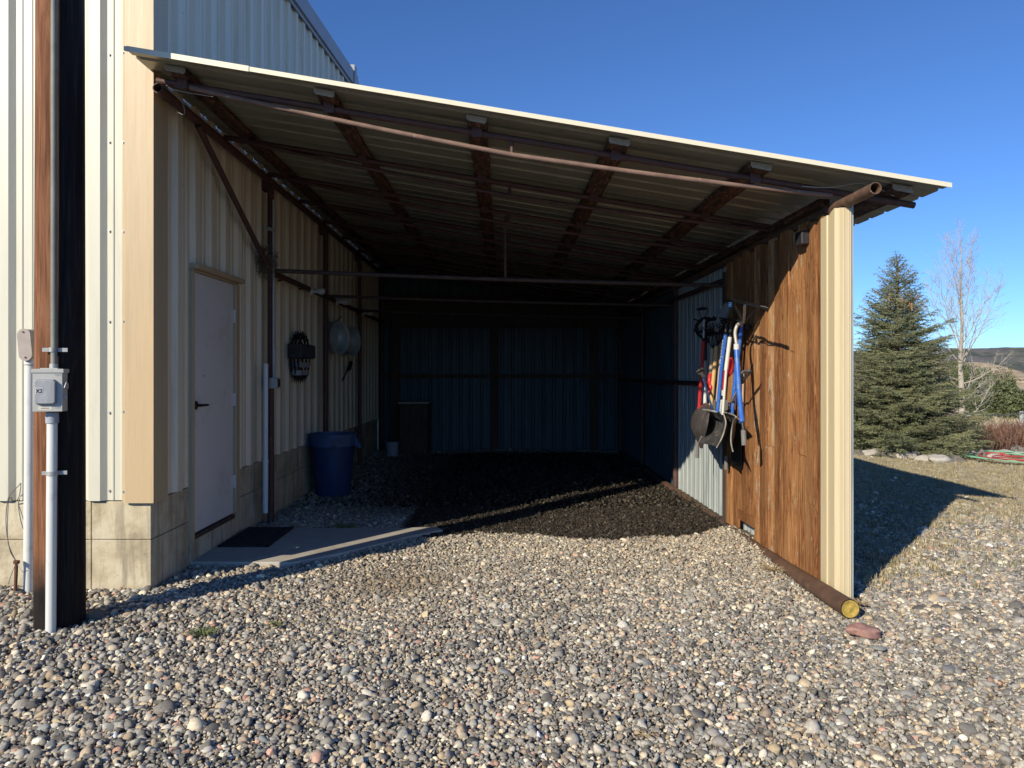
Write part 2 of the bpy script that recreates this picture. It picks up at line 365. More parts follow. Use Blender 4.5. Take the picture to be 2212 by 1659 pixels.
def ground_mat():
    m, nt, b = base_mat('gravelly_ground')
    v = coords(nt, 'Object', (1,1,1))
    vo = N(nt, 'ShaderNodeTexVoronoi'); vo.inputs['Scale'].default_value = 34; nt.links.new(v, vo.inputs['Vector'])
    pc = ramp(nt, vo.outputs['Color'], [(0, (.06,.055,.05)), (.4, (.16,.15,.135)), (.7, (.27,.25,.21)), (1, (.42,.36,.28))])
    dirt = ramp(nt, noise(nt, v, 3, 8, .7), [(.35, (.10,.082,.062)), (.65, (.20,.165,.12))])
    grav = mix(nt, .55, pc, dirt)
    straw = ramp(nt, noise(nt, v, 9, 8, .75), [(.3, (.17,.125,.07)), (.5, (.31,.245,.145)), (.7, (.42,.345,.22))])
    sv = coords(nt, 'Object', (.05,.05,.05))
    field = ramp(nt, noise(nt, sv, 7, 9, .72), [(.32, (.26,.215,.15)), (.5, (.45,.38,.26)), (.68, (.56,.48,.34))])
    sep = N(nt, 'ShaderNodeSeparateXYZ'); nt.links.new(v, sep.inputs[0])
    a = N(nt, 'ShaderNodeAttribute'); a.attribute_name = 'grass'
    w = N(nt, 'ShaderNodeAttribute'); w.attribute_name = 'floor_shade'
    c = mix(nt, a.outputs['Fac'], grav, straw)
    fr = ramp(nt, sep.outputs[1], [(0, 0), (1, 1)]); 
    mr = N(nt, 'ShaderNodeMapRange'); mr.inputs[1].default_value = 15; mr.inputs[2].default_value = 24; nt.links.new(sep.outputs[1], mr.inputs[0])
    c = mix(nt, mr.outputs[0], c, field)
    mr2 = N(nt, 'ShaderNodeMapRange'); mr2.inputs[1].default_value = 120; mr2.inputs[2].default_value = 500; nt.links.new(sep.outputs[1], mr2.inputs[0])
    bv = coords(nt, 'Object', (.002,.02,.01))
    band = ramp(nt, noise(nt, bv, 3, 5, .6), [(.38, (.13,.105,.085)), (.5, (.24,.19,.15)), (.62, (.36,.30,.22))])
    c = mix(nt, mr2.outputs[0], c, band)
    c = mix(nt, w.outputs['Fac'], c, (.012,.009,.007))  # painted shade blackens the ground sheet inside the shed
    nt.links.new(c, b.inputs['Base Color']); b.inputs['Roughness'].default_value = .95; b.inputs['Specular IOR Level'].default_value = .1
    bump(nt, b, vo.outputs['Distance'], .6, .01); return m
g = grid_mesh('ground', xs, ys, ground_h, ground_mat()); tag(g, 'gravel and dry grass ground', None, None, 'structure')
X_, Y_ = np.meshgrid(xs, ys)
for nm, arr in (('grass', lawn(X_, Y_)), ('floor_shade', floor_shade(X_, Y_))):
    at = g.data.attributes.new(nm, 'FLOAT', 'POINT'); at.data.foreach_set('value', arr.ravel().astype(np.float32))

def hills():
    def fbm(x, y, o=5, s=1.0):
        out = np.zeros(x.shape)
        for i in range(o):
            k = 2**i
            out += (np.sin(x*k*s+1.7*i+1.3*np.sin(y*k*s*.8+i)) * np.cos(y*k*s*1.1+.6*i+1.1*np.sin(x*k*s*.7)))/k
        return out
    m, nt, b = base_mat('juniper_covered_ridge'); v = coords(nt, 'Object', (1,1,1))
    n1 = noise(nt, v, .035, 9, .7); c = ramp(nt, n1, [(.38, (.085,.10,.09)), (.54, (.14,.15,.13)), (.64, (.25,.22,.18)), (.72, (.42,.36,.28))])
    n2 = noise(nt, v, .006, 4, .6); c = mix(nt, ramp(nt, n2, [(.5, 0), (.62, .6)]), c, (.20,.18,.19))
    nt.links.new(c, b.inputs['Base Color']); b.inputs['Roughness'].default_value = 1; b.inputs['Specular IOR Level'].default_value = 0
    def ridge(X, Y):
        top = 62 + 9*np.tanh((X-1050)/260) + 4*fbm(X*.004, Y*.004)
        return -24 + (top+24)*sstep(1500, 2150, Y + 60*fbm(X*.006, Y*0+2, 4)) + 3*fbm(X*.02, Y*.02, 4)*sstep(1500,1700,Y)
    o = grid_mesh('hills', np.linspace(-4200, 5200, 330), np.linspace(1440, 2500, 60), ridge, m); tag(o, 'dark juniper covered ridge on the horizon', None, None, 'structure')
    m, nt, b = base_mat('tan_sandstone_slope'); v = coords(nt, 'Object', (1,1,1)); vz = coords(nt, 'Object', (.01,.01,.35))
    c = ramp(nt, noise(nt, vz, 1, 4, .6), [(.35, (.30,.23,.16)), (.5, (.48,.38,.26)), (.65, (.58,.48,.34))])
    sp = ramp(nt, noise(nt, v, .09, 8, .75), [(.56, 0), (.60, 1)]); c = mix(nt, sp, c, (.06,.065,.045))
    nt.links.new(c, b.inputs['Base Color']); b.inputs['Roughness'].default_value = 1; b.inputs['Specular IOR Level'].default_value = 0
    def mesa(X, Y):
        e = sstep(985, 1130, Y + 22*fbm(X*.012, Y*0+1, 5)); e2 = .5*e + .25*sstep(.3,.42,e) + .25*sstep(.7,.8,e)
        top = 21*(1-sstep(730, 800, X)) - 2 + 1.5*fbm(X*.03, Y*.03)
        top = np.where(X > 770, 4 + 1.5*fbm(X*.03, Y*.03) , top) if False else top
        return -23 + (top+22)*e2 + 1.2*fbm(X*.05, Y*.05, 3)*e
    o = grid_mesh('hills.001', np.linspace(-500, 1500, 300), np.linspace(960, 1420, 46), mesa, m); tag(o, 'tan sandstone bluff below the dark ridge', None, None, 'structure')
hills()

# ------------------------------------------------------------------ metal building
BX = -2.41; BY = 5.08; RIDGE = 11.65; BEND = 18.3
def rake(Y): return 5.67 + (Y-8.3)*.106 if Y <= RIDGE else 5.67 + (2*RIDGE-Y-8.3)*.106
def ribs(a0, a1, first, pitch=.3125, hh=.032, top=.078, sl=.034, minor=True):
    pts = [(a0, 0.0)]; k = math.floor((a0-first)/pitch); c = first + k*pitch
    while c < a1 + pitch:
        base = [(c-top/2-sl, 0), (c-top/2, hh), (c+top/2, hh), (c+top/2+sl, 0)]
        if minor:
            for q in (.098, .165):
                base += [(c+q, 0), (c+q+.006, .006), (c+q+.02, .006), (c+q+.026, 0)]
        for p in base:
            if a0 < p[0] < a1: pts.append(p)
        c += pitch
    pts.append((a1, pts[-1][1])); return pts
bld = empty('metal_building', (BX, BY, 0), 'tall cream ribbed metal building with tan corner trim on a concrete base', 'building')
mb = MB()
# front wall, ribs toward the camera; rib tops measured at px 209
pr = ribs(-13.0, BX-.17, (209-CX)/315-.0, .3125)
mb.loft([[(a, BY-h, z) for a, h in pr] for z in (.625, 5.33)])
for a, h in pr[::1]: pass
def screw(mb, p, d):       # small hex washer head
    mb.tube([p, Vector(p)+Vector(d)*.004], .011, 10); mb.tube([Vector(p)+Vector(d)*.003, Vector(p)+Vector(d)*.013], .006, 6)
mb.mi = 1
k0 = (209-CX)/315
for i in range(0, 14):
    xr = k0 - i*.3125
    for z in (.69, 1.225, 1.85, 2.47, 3.08, 3.68, 4.3, 4.9):
        for dx in (-.085, .09):
            if (i*7+int(z*10)+int(dx > 0)) % 3: screw(mb, (xr+dx, BY-.001, z), (0,-1,0))
mb.mi = 0
mb.build('front_wall', [M['panel'], M['zinc']], bld)
# side wall
mb = MB()
def side(y0, y1, z0, zt=None):
    pr = ribs(y0, y1, 5.47, .3125)
    lo = [(BX+h, a, z0) for a, h in pr]; hi_ = [(BX+h, a, (zt if zt else rake(a))) for a, h in pr]
    mb.loft([lo, hi_])
side(5.25, 5.69, .625); side(5.69, 6.69, 2.31); side(6.69, RIDGE, .625); side(RIDGE, BEND, .625)
mb.mi = 1
for i in range(30):
    yy = 5.56 + i*.3125
    for z in (.69, 2.9, 4.2):
        if not (5.6 < yy < 6.75 and z < 2.2): screw(mb, (BX+.001, yy, z), (1,0,0))
mb.build('side_wall', [M['side'], M['zinc']], bld)
mb = MB(); mb.loft([[(-13, BY, z), (-13, BEND, z)] for z in (0, 5.33)]); mb.loft([[(-13, BEND, z), (BX, BEND, z)] for z in (0, 5.0)]); mb.build('back_walls', M['panel'], bld)
# corner trim
mb = MB(); t = .004
mb.prism([(BX-.178, BY-.034, .612), (BX-.178, BY-.030, .612), (BX-.165, BY-.036, .612), (BX-.16, BY-.041, .612), (BX+.037, BY-.041, .612), (BX+.037, BY+.175, .612), (BX+.031, BY+.175, .612), (BX+.031, BY-.034, .612)], (0, 0, 4.72))
mb.mi = 1
for z in (.69, 1.235, 1.85, 2.46, 3.068, 3.68, 4.3): screw(mb, (BX-.171, BY-.032, z), (0,-1,0))
mb.build('corner_trim', [M['trim'], M['zinc']], bld)
# foundation: poured blocks with grooves between
mb = MB(); G = .004
mb.box(-13, BX-.012, BY+.012, BEND, -.35, .60)
xx = BX; first = True
edges = [BX, BX-.19-.22, BX-.86, BX-1.28, BX-1.72, BX-2.4, BX-3.6, BX-5, BX-7, BX-10.59]
for a, b_ in zip(edges[:-1], edges[1:]):
    for z0, z1 in ((-.3, .352), (.356, .617)):
        mb.box(b_+G, a-(0 if a == BX else 0), BY, BY+.05, z0, z1)
def fs(y0, y1, z1):
    if z1 > .4: mb.box(BX-.05, BX, y0, y1, -.3, .352); mb.box(BX-.05, BX, y0, y1, .356, z1)
    else: mb.box(BX-.05, BX+.012, y0, y1, -.3, z1)
fs(BY+.054, 5.70, .617); fs(5.704, 6.66, .20); fs(6.664, 7.2, .617); fs(7.204, 9, .617); fs(9.004, 12, .617); fs(12.004, BEND, .617)
mb.build('foundation', M['conc'], bld, bevel=.006)
# roof + rake
mb = MB()
for ya, yb in ((BY-.25, RIDGE), (RIDGE, BEND+.2)):
    pr = ribs(-13.2, BX+.02, -3, .4)
    mb.loft([[(a, ya, rake(ya)+.16+h) for a, h in pr], [(a, yb, rake(yb)+.16+h) for a, h in pr]])
mb.build('roof', M['roof'], bld, solid=.003)
mb = MB()
for ya, yb in ((BY-.26, RIDGE-.05), (RIDGE+.35, BEND+.2)):
    A, B = rake(ya), rake(yb)
    mb.prism([(BX+.036, ya, A-.03), (BX+.036, yb, B-.03), (BX+.036, yb, B+.015), (BX+.036, ya, A+.015)], (.015, 0, 0))
    mb.prism([(BX+.035, ya, A+.018), (BX+.035, yb, B+.018), (BX+.035, yb, B+.225), (BX+.035, ya, A+.225)], (.045, 0, 0))
mb.build('rake_trim', M['grey_trim'], bld)
mb = MB(); zr = rake(RIDGE)
mb.box(BX-.3, BX+.10, RIDGE-.04, RIDGE+.12, zr-.02, zr+.31); mb.box(BX-.3, BX+.08, RIDGE+.14, RIDGE+.34, zr-.12, zr+.26)
mb.prism([(BX+.01, RIDGE-.1, zr-.05), (BX+.01, RIDGE+.5, zr-.3), (BX+.01, RIDGE+.5, zr-.42), (BX+.01, RIDGE-.1, zr-.12)], (.06, 0, 0))
mb.build('ridge_cap', M['grey_trim'], bld, bevel=.01)
# door
dY0, dY1 = 5.73, 6.592
mb = MB(); mb.box(BX-.02, BX+.014, dY0, dY1, .250, 2.283); door = mb.build('door', M['door'], bld, bevel=.003)
mb = MB(); c = (BX+.014, dY0+.055, 1.245)
mb.lathe([(.034,0),(.034,.006),(.026,.012),(.012,.014),(.012,.045)], c, 'X', 24, cap1=True)
mb.tube([(c[0]+.045, c[1]-.005, c[2]), (c[0]+.052, c[1]+.03, c[2]), (c[0]+.05, c[1]+.125, c[2]-.002)], [.011,.011,.009], 10)
mb.build('handle', M['blackiron'], door, smooth=True)
mb = MB(); mb.tube([(BX+.012, dY0+.21, 1.475), (BX+.0165, dY0+.21, 1.475)], .006, 8); mb.build('peephole', M['blackiron'], door)
for z in (2.0, 1.26, .53):
    mb = MB()
    for k in range(5): mb.tube([(BX+.024, dY1+.008, z-.055+k*.0225), (BX+.024, dY1+.008, z-.0345+k*.0225)], .0085, 10)
    mb.box(BX+.013, BX+.018, dY1-.03, dY1+.03, z-.055, z+.056)
    mb.build('hinge', M['door'], door)
mb = MB(); mb.box(BX-.03, BX+.075, dY0-.03, dY1+.14, 2.305, 2.345); mb.box(BX-.03, BX+.03, dY0-.03, dY1+.10, 2.287, 2.303)
mb.box(BX-.03, BX+.040, dY1+.012, dY1+.095, .25, 2.285); mb.box(BX-.03, BX+.036, dY0-.04, dY0-.008, .2, 2.285)
mb.build('door_frame', M['trim'], bld, bevel=.003)
mb = MB(); mb.box(BX-.05, BX+.03, dY0-.005, dY1+.01, .205, .240); mb.build('threshold', M['darkwood'], bld, bevel=.004)

# ------------------------------------------------------------------ lean-to shed
def zr_(X): return 3.163 - .1654*X
YF = 4.74; YB = 14.35; RX0 = -2.398; RX1 = 2.855
shed = empty('lean_to_shed', (2.2, 5.0, 0), 'open fronted lean-to shed with metal roof on pipe trusses and barn board wall', 'shed')
mb = MB(); pr = ribs(YF, YB, 4.83, .229, .019, .022, .016, False)
pr2 = []
mb.loft([[(X, a, zr_(X)+h) for a, h in pr] for X in (RX0, -1.2, .1, 1.5, RX1)])
mb.build('roof_panel', M['roof'], shed, solid=.0015)
mb = MB()
def fstrip(xa, xb, y0, y1, dz0, dz1):
    mb.prism([(xa, y0, zr_(xa)+dz0), (xb, y0, zr_(xb)+dz0), (xb, y0, zr_(xb)+dz1), (xa, y0, zr_(xa)+dz1)], (0, y1-y0, 0))
fstrip(-2.42, RX1+.02, YF-.006, YF-.001, -.004, .024); fstrip(-2.40, -1.62, YF-.011, YF-.008, -.008, .028)
fstrip(-2.42, RX1+.02, YF, YF+.06, .024, .028)
mb.build('front_trim', M['fascia'], shed)
# boards under the roof, running back
for i, (X, w) in enumerate(((-2.15,.14),(-1.165,.135),(-.17,.135),(.766,.14),(1.70,.14),(2.62,.14))):
    mb = MB(); n = 34; yy = np.linspace(4.86 - .02*(i % 2), YB-.05, n); rows = []
    for k, y in enumerate(yy):
        jl = .010*mnoise.noise((y*3, i*9.1, 0)) + .006*mnoise.noise((y*11, i*5.1, 3)); jr = .010*mnoise.noise((y*3.3, i*4.7, 8)) + .006*mnoise.noise((y*12, i*3.1, 5))
        jz = .006*mnoise.noise((y*5, i, 9))
        if k == 0: jl = jr = jz = 0
        xl, xr_r = X-w/2+jl, X+w/2+jr; zt = zr_(X)-.006
        rows.append([(xl, y, zr_(xl)-.005), (xl, y, zr_(xl)-.034+jz), (xl+.012, y, zr_(xl)-.047+jz), (X, y, zr_(X)-.047-jz), (xr_r-.012, y, zr_(xr_r)-.047+jz), (xr_r, y, zr_(xr_r)-.034+jz), (xr_r, y, zr_(xr_r)-.005)])
    mb.loft(rows); mb.mi = 1; mb.add(rows[0], [tuple(range(7))])
    mb.build('purlin', [M['char'], M['endgrain']], shed)
# pipe trusses
def cz(X): return zr_(X) - .052 - .022
TY = [5.0, 6.2, 7.36, 8.5, 9.65, 10.8, 11.95, 13.1]
for i, y in enumerate(TY):
    mb = MB(); xr = 2.78 if i == 0 else 2.5
    A = Vector((-2.33, y, cz(-2.33)-.004)); B = Vector((xr, y, cz(xr)))
    mb.tube([A, (0, y, cz(0)), B], .022, 14)
    xm = .06 if i else .065; g_ = .105 if i == 0 else .095
    a = Vector((-2.1, y-.012, cz(-2.1)-.018)); b_ = Vector((2.22, y-.012, cz(2.22)-.03)); m_ = Vector((xm, y-.012, cz(xm)-g_-.006))
    lo = [a]
    for k in range(1, 8): lo.append(a.lerp(m_, k/8) + Vector((0, 0, -.012*math.sin(math.pi*k/8))))
    lo.append(m_)
    for k in range(1, 8): lo.append(m_.lerp(b_, k/8) + Vector((0, 0, -.012*math.sin(math.pi*k/8))))
    lo.append(b_); mb.mi = 1 if i == 0 else 0; mb.tube(lo, .0165, 12); mb.mi = 0
    mb.tube([(xm, y-.006, cz(xm)-.015), (xm, y-.01, m_.z+.01)], .014, 10)
    for px_, w in ((-2.15,.1),(-1.165,.1),(-.17,.1),(.766,.1),(1.70,.1)):
        mb.box(px_-.035, px_+.035, y-.03, y-.024, cz(px_)-.035, cz(px_)+.04)
    if i in (0, 3): mb.tube([(.8, y, cz(.8)), (.84, y, cz(.84))], .025, 14)
    mb.build('truss', [M['pipe'], M['sunlit_tone_pipe']], shed, smooth=True)
# side beams
mb = MB(); LX = -2.30
mb.pipe((LX, 4.94, 3.40), (LX, YB-.1, 3.385), .033); mb.build('left_beam', M['pipe'], shed, smooth=True)
mb = MB(); RX = 2.268
mb.pipe((RX, 4.50, 2.622), (RX, YB-.1, 2.62), .037, .006, 24); mb.build('right_beam', M['pipe_flake'], shed, smooth=True)
mb = MB(); mb.box(RX-.05, RX+.03, 5.2, YB-.1, 2.665, 2.72); mb.build('top_plate', M['char'], shed)
# posts
for y in (7.36, 9.65, 11.95, 14.2):
    mb = MB(); mb.tube([(LX, y, -.1), (LX, y, 3.39)], .033, 16); mb.box(LX-.07, LX+.02, y-.05, y+.05, 3.30, 3.41); mb.build('post', M['pipe'], shed, smooth=True)
for y in (5.04, 7.36, 9.65, 11.95, 14.2):
    mb = MB(); mb.tube([(RX-.01, y, -.1), (RX-.01, y, 2.6)], .033, 16); mb.build('post', M['pipe'], shed, smooth=True)
# braces and rails
mb = MB(); mb.tube([(LX+.01, 5.57, 3.36), (LX+.01, 7.30, 2.50)], .024, 12); mb.build('brace', M['pipe'], shed, smooth=True)
mb = MB(); mb.tube([(LX, 7.36, 2.50), (LX, YB-.1, 2.47)], .03, 12)
for y in (7.9, 8.7, 10.6, 12.2): mb.tube([(LX, y, 2.50), (LX-.09, y, 2.48)], .012, 6)
mb.build('left_rail', M['pipe'], shed, smooth=True)
mb = MB(); mb.tube([(RX-.03, 7.36, 2.43), (RX-.03, YB-.1, 2.50)], .026, 12); mb.tube([(RX-.03, 7.36, 1.38), (RX-.03, YB-.1, 1.36)], .028, 12)
mb.build('right_rail', M['pipe'], shed, smooth=True)
for y, za, zb in ((7.34, 2.512, 2.362), (9.65, 2.50, 2.375), (11.95, 2.50, 2.38)):
    mb = MB(); n = 40; pts = []; rs = []
    for k in range(n+1):
        t_ = k/n; pts.append((LX + (RX-LX)*t_, y, za+(zb-za)*t_ - .012*math.sin(math.pi*t_))); rs.append(.0205 + .0016*mnoise.noise((k*3.1, y, 0)))
    mb.tube(pts, rs, 12); mb.build('tie_pipe', M['tie'], shed, smooth=True)
mb = MB(); mb.tube([(.03, 7.355, cz(.03)-.03), (.03, 7.345, 2.44)], .014, 10); mb.build('hanger', M['pipe'], shed, smooth=True)
# right metal wall
WXR = 2.302
for ya, yb, mm_ in ((4.93, 6.9, 'galv'), (6.9, 9.62, 'galv'), (9.62, YB, 'shade_steel')):  # rearmost sheet takes the steel with shade in its colour
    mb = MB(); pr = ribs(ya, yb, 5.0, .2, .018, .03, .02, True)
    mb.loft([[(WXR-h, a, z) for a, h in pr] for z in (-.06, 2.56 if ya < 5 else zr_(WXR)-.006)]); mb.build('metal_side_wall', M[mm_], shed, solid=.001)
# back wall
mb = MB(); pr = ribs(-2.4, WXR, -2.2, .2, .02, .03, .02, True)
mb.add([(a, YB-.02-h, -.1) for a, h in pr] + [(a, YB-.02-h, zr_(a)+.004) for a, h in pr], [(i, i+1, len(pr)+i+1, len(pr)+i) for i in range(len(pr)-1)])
mb.build('metal_back_wall', M['shade_steel'], shed, solid=.001)
mb = MB(); mb.box(-2.3, 2.3, YB-.13, YB-.06, 1.40, 1.475); mb.box(-2.3, 2.3, YB-.12, YB-.055, 2.36, 3.0); mb.build('back_girt', M['darkwood'], shed)
for X in (-.15, -2.05, 1.75):
    mb = MB(); mb.box(X-.07, X+.07, YB-.2, YB-.135, -.1, 2.9); mb.build('back_post', M['darkwood'], shed, bevel=.004)
# barn boards, each with its own tone and edge
nails = []; mb = MB(); y = 5.125; BWX = 2.218; i = 0
widths = [.085,.15,.17,.155,.19,.14,.16,.15,.17,.165,.14,.16,.15,.16,.15]
tones = [.15,.45,.62,.78,.55,.35,.93,.25,.9,.5,.2,.6,.35,.7,.1]
while y < 7.27 and i < len(widths):
    w = widths[i]; mb.tone = tones[i]; z0 = .035 + .02*mnoise.noise((i*3.3, 0, 0)); dx = .009*((i*2) % 3)
    if 6.42 < y+w/2 < 6.92: z0 = .15
    zt = 2.60 - .03*(i % 2)
    ys0, ys1 = y+.008, min(y+w-.008, 7.29)
    for zz in (.55, 1.35, 2.1):
        for yq in (y+w*.28, y+w*.72):
            if yq < 7.2: nails.append((BWX-.0035-dx, yq, zz+.02*math.sin(i*5+yq*9)))
    # split some boards at a butt joint
    cuts = [z0, zt] if i % 4 != 2 else [z0, z0+.86, zt]
    for a, b_ in zip(cuts[:-1], cuts[1:]):
        mb.box(BWX-.003-dx, BWX+.02, ys0, ys1, a+.002, b_-.002); mb.tone = min(1, mb.tone+.12)
    y += w; i += 1
mb.mi = 1
for q_ in nails: mb.tube([q_, (q_[0]-.0015, q_[1], q_[2])], .0055, 7)
mb.mi = 0
mb.tone = .22; mb.box(BWX-.028, BWX-.012, 6.45, 6.90, .145, .235)
mb.build('board_wall', [M['boards'], M['rust']], shed, bevel=.003)
mb = MB(); mb.tone = .1; mb.box(BWX-.02, BWX+.02, 7.30, 7.40, -.05, 2.5); mb.build('corner_post', M['darkwood'], shed, bevel=.004)
# cream wrap at the front of that wall
mb = MB()
zt = 2.585
prof = [(2.205,5.13),(2.205,5.06),(2.198,5.055),(2.198,5.02),(2.205,5.015),(2.205,4.965),(2.192,4.955),(2.192,4.90),(2.192,4.888),(2.212,4.882),(2.220,4.868),(2.240,4.868),(2.242,4.865),(2.248,4.865),(2.250,4.868),(2.272,4.868),(2.274,4.865),(2.279,4.865),(2.281,4.868),(2.294,4.868),(2.297,4.872),(2.299,4.90),(2.299,4.96)]
bot = []
for q, (a, b_) in enumerate(prof): bot.append((a, b_, .02 if b_ < 4.9 else (.075 if b_ < 4.97 else .04)))
mb.loft([bot, [(a, b_, zt-(.0 if b_ < 4.95 else .02)) for a, b_ in prof]])
mb.build('front_post_cover', M['post_trim'], shed, solid=.0012)
mb = MB(); mb.box(2.3005, 2.314, 4.88, 4.98, -.02, 2.61); mb.build('edge_channel', M['galv'], shed)
# base pipe
mb = MB(); pts = []
for k in range(9):
    t_ = k/8; pts.append((2.135+.075*t_, 4.545+(YB-.5-4.545)*t_ if k else 4.545, .045-.045*min(1, t_*4)))
pts = [(2.135,4.545,.050),(2.145,4.9,.036),(2.165,5.6,.004),(2.185,6.4,-.018),(2.2,7.3,-.03),(2.22,9,-.035),(2.23,14,-.035)]
mb.tube(pts, .058, 22, cap=False); mb.build('base_pipe', M['log'], shed, smooth=True)
mb = MB(); rows = []
for k in range(7):
    r_ = .054*k/6; rows.append([(2.135+r_*math.cos(2*math.pi*j/24), 4.548-.004*math.cos(k)+.004*mnoise.noise((k*2, j*1.3, 0)), .05+r_*math.sin(2*math.pi*j/24)) for j in range(25)])
mb.loft(rows); mb.build('foam_plug', M['foam'], shed, smooth=True)
# dangling wires
def curve_pts(ps, n=8):
    out = []; ps = [Vector(p) for p in ps]
    for i in range(len(ps)-1):
        p0 = ps[max(i-1,0)]; p1 = ps[i]; p2 = ps[i+1]; p3 = ps[min(i+2, len(ps)-1)]
        for k in range(n):
            t = k/n; out.append(.5*((2*p1)+(-p0+p2)*t+(2*p0-5*p1+4*p2-p3)*t*t+(-p0+3*p1-3*p2+p3)*t**3))
    out.append(ps[-1]); return out
mb = MB(); mb.tube(curve_pts([px(352,180,5.0), px(375,195,5.0), px(395,225,5.1), px(398,247,5.15), px(385,243,5.15)]), .0022, 5); mb.build('loose_wire', M['zinc'], shed); mb = MB()
mb.tube(curve_pts([px(362,190,4.97), px(400,199,4.95), px(460,209,4.95)]), .0022, 5); mb.build('loose_wire', M['zinc'], shed); mb = MB()
mb.tube(curve_pts([(2.0,4.95,2.745),(2.2,4.94,2.735),(2.4,4.93,2.76),(2.62,4.95,2.68)]), .003, 5)
mb.build('loose_wire', M['zinc'], shed)

# ------------------------------------------------------------------ concrete step and mat
mb = MB(); mb.prism([(-2.405,5.70,-.1),(-1.60,5.69,-.1),(-1.3,5.98,-.1),(-1.02,6.33,-.1),(-.80,6.62,-.1),(-.55,6.88,-.1),(-.62,7.0,-.1),(-1.15,6.93,-.1),(-1.62,6.95,-.1),(-2.405,6.95,-.1)], (0,0,.145))
o = mb.build('concrete_slab', M['slab'], None, bevel=.01, origin=(-2.0,6.2,0)); tag(o, 'grey concrete pad on the gravel in front of the white door', 'concrete pad')
mb = MB(); mx0, mx1, my0, my1 = -2.37, -1.95, 6.17, 6.93; mz = .046
for a in ((mx0,mx1,my0,my0+.025),(mx0,mx1,my1-.025,my1),(mx0,mx0+.025,my0,my1),(mx1-.025,mx1,my0,my1)): mb.box(*a, mz, mz+.012)
for i in range(5):
    for j in range(9):
        cx_ = mx0+.06+i*.076; cy_ = my0+.07+j*.078; rr = .036
        pts = [(cx_+rr*math.cos(t_*.7)*(1-.06*t_), cy_+rr*math.sin(t_*.7)*(1-.06*t_), mz+.006) for t_ in range(14)]
        mb.tube(pts, .006, 5)
        mb.tube([(cx_-.03, cy_-.04, mz+.006), (cx_+.04, cy_+.035, mz+.006)], .005, 5)
mb.box(mx0+.02, mx1-.02, my0+.02, my1-.02, mz, mz+.003)
o = mb.build('door_mat', M['rubber'], None, origin=(-2.16,6.55,.05)); tag(o, 'black rubber scrollwork door mat lying on the concrete pad', 'door mat')

# ------------------------------------------------------------------ power pole with its hardware
PX_, PY_ = -2.602, 4.36
mb = MB(); rows = []
for k in range(60):
    z = -.3 + k*9.3/59; rr = .134 - .0022*max(0, z)
    rows.append([((rr*(1+.02*mnoise.noise((math.cos(t)*1.5, math.sin(t)*1.5, z*.4))+.012*mnoise.noise((math.cos(t)*9, math.sin(t)*9, z*.5))))*math.cos(t), rr*(1+.02*mnoise.noise((math.cos(t)*1.5, math.sin(t)*1.5, z*.4))+.012*mnoise.noise((math.cos(t)*9, math.sin(t)*9, z*.5)))*math.sin(t), z) for t in [2*math.pi*j/48 for j in range(49)]])
mb.loft(rows); mb.add(rows[-1][:-1], [tuple(range(48))])
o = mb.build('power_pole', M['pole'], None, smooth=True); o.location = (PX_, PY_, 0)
tag(o, 'thick brown and black creosoted wooden utility pole in front of the building', 'utility pole')
th = R(13); nx, ny = math.sin(th), -math.cos(th)
def pp(off, side, z): return (PX_ + nx*off - ny*side*1.0*(-1)*(-1), PY_ + ny*off + nx*side, z)
def pp(off, side, z): return (PX_ + nx*off + math.cos(th)*side, PY_ + ny*off + math.sin(th)*side, z)
cd = empty('pole_conduit', pp(.165, 0, 0), 'electrical conduit clamped to the wooden pole, white below the box and grey above', 'conduit')
mb = MB(); mb.tube([pp(.165,.004,-.05), pp(.165,.012,1.235)], .027, 20); mb.build('lower_pipe', M['pvc'], cd, smooth=True)
mb = MB(); mb.tube([pp(.165,.012,1.215), pp(.165,.012,1.275)], .034, 20); mb.build('coupling', M['pvcgrey'], cd, smooth=True)
mb = MB(); mb.tube([pp(.158,.018,1.50), pp(.158,.02,8.6)], .0165, 16); mb.build('upper_pipe', M['pipegrey'], cd, smooth=True)
mb = MB(); mb.tube([pp(.158,.018,1.50), pp(.158,.018,1.55)], .023, 16); mb.build('hub', M['zinc'], cd, smooth=True)
for z, r_, off in ((.93,.0285,.165), (1.63,.018,.158)):
    mb = MB(); mb.tube([pp(off,.012,z-.012), pp(off,.012,z+.012)], r_+.003, 18)
    m_ = Matrix.Rotation(th, 3, 'Z'); mb.obox(pp(off-.012,.06,z), (.05,.004,.022), m_); mb.obox(pp(off-.012,-.03,z), (.03,.004,.022), m_)
    mb.build('strap', M['zinc'], cd, smooth=True)
bx = empty('disconnect_box', pp(.165, .01, 1.27), 'small grey switch box with raised blue-grey cover mounted on the pole', 'electrical box')
m_ = Matrix.Rotation(th, 3, 'Z')
bxc = .0; Zc = 1.395
def bp(side, off, z): return pp(off, side+.012, z)
mb = MB(); mb.obox(bp(0,.195,Zc), (.150,.085,.225), m_); mb.obox(bp(.002,.196,Zc+.115), (.162,.094,.022), m_); mb.obox(bp(0,.19,Zc+.128), (.09,.05,.006), m_)
enc = mb.build('enclosure', M['boxgrey'], bx, bevel=.002)
mb = MB()
rows = []
for z, ins, off in ((-.068,0,.238),(-.064,.006,.258),(.056,.006,.258),(.066,0,.238)): pass
def bumpbox():
    a = [(-.052,-.072),(.040,-.072),(.050,-.062),(.050,.058),(.040,.068),(-.052,.068),(-.060,.058),(-.060,-.062)]
    v0 = [bp(x_-.002,.2375,Zc+z_) for x_, z_ in a]; v1 = [bp(x_*.93-.002,.262,Zc+z_*.93) for x_, z_ in a]
    mb.add(v0+v1, [tuple(range(8,16))]+[(i,(i+1)%8,8+(i+1)%8,8+i) for i in range(8)])
bumpbox(); mb.build('cover', M['boxblue'], bx, bevel=.003)
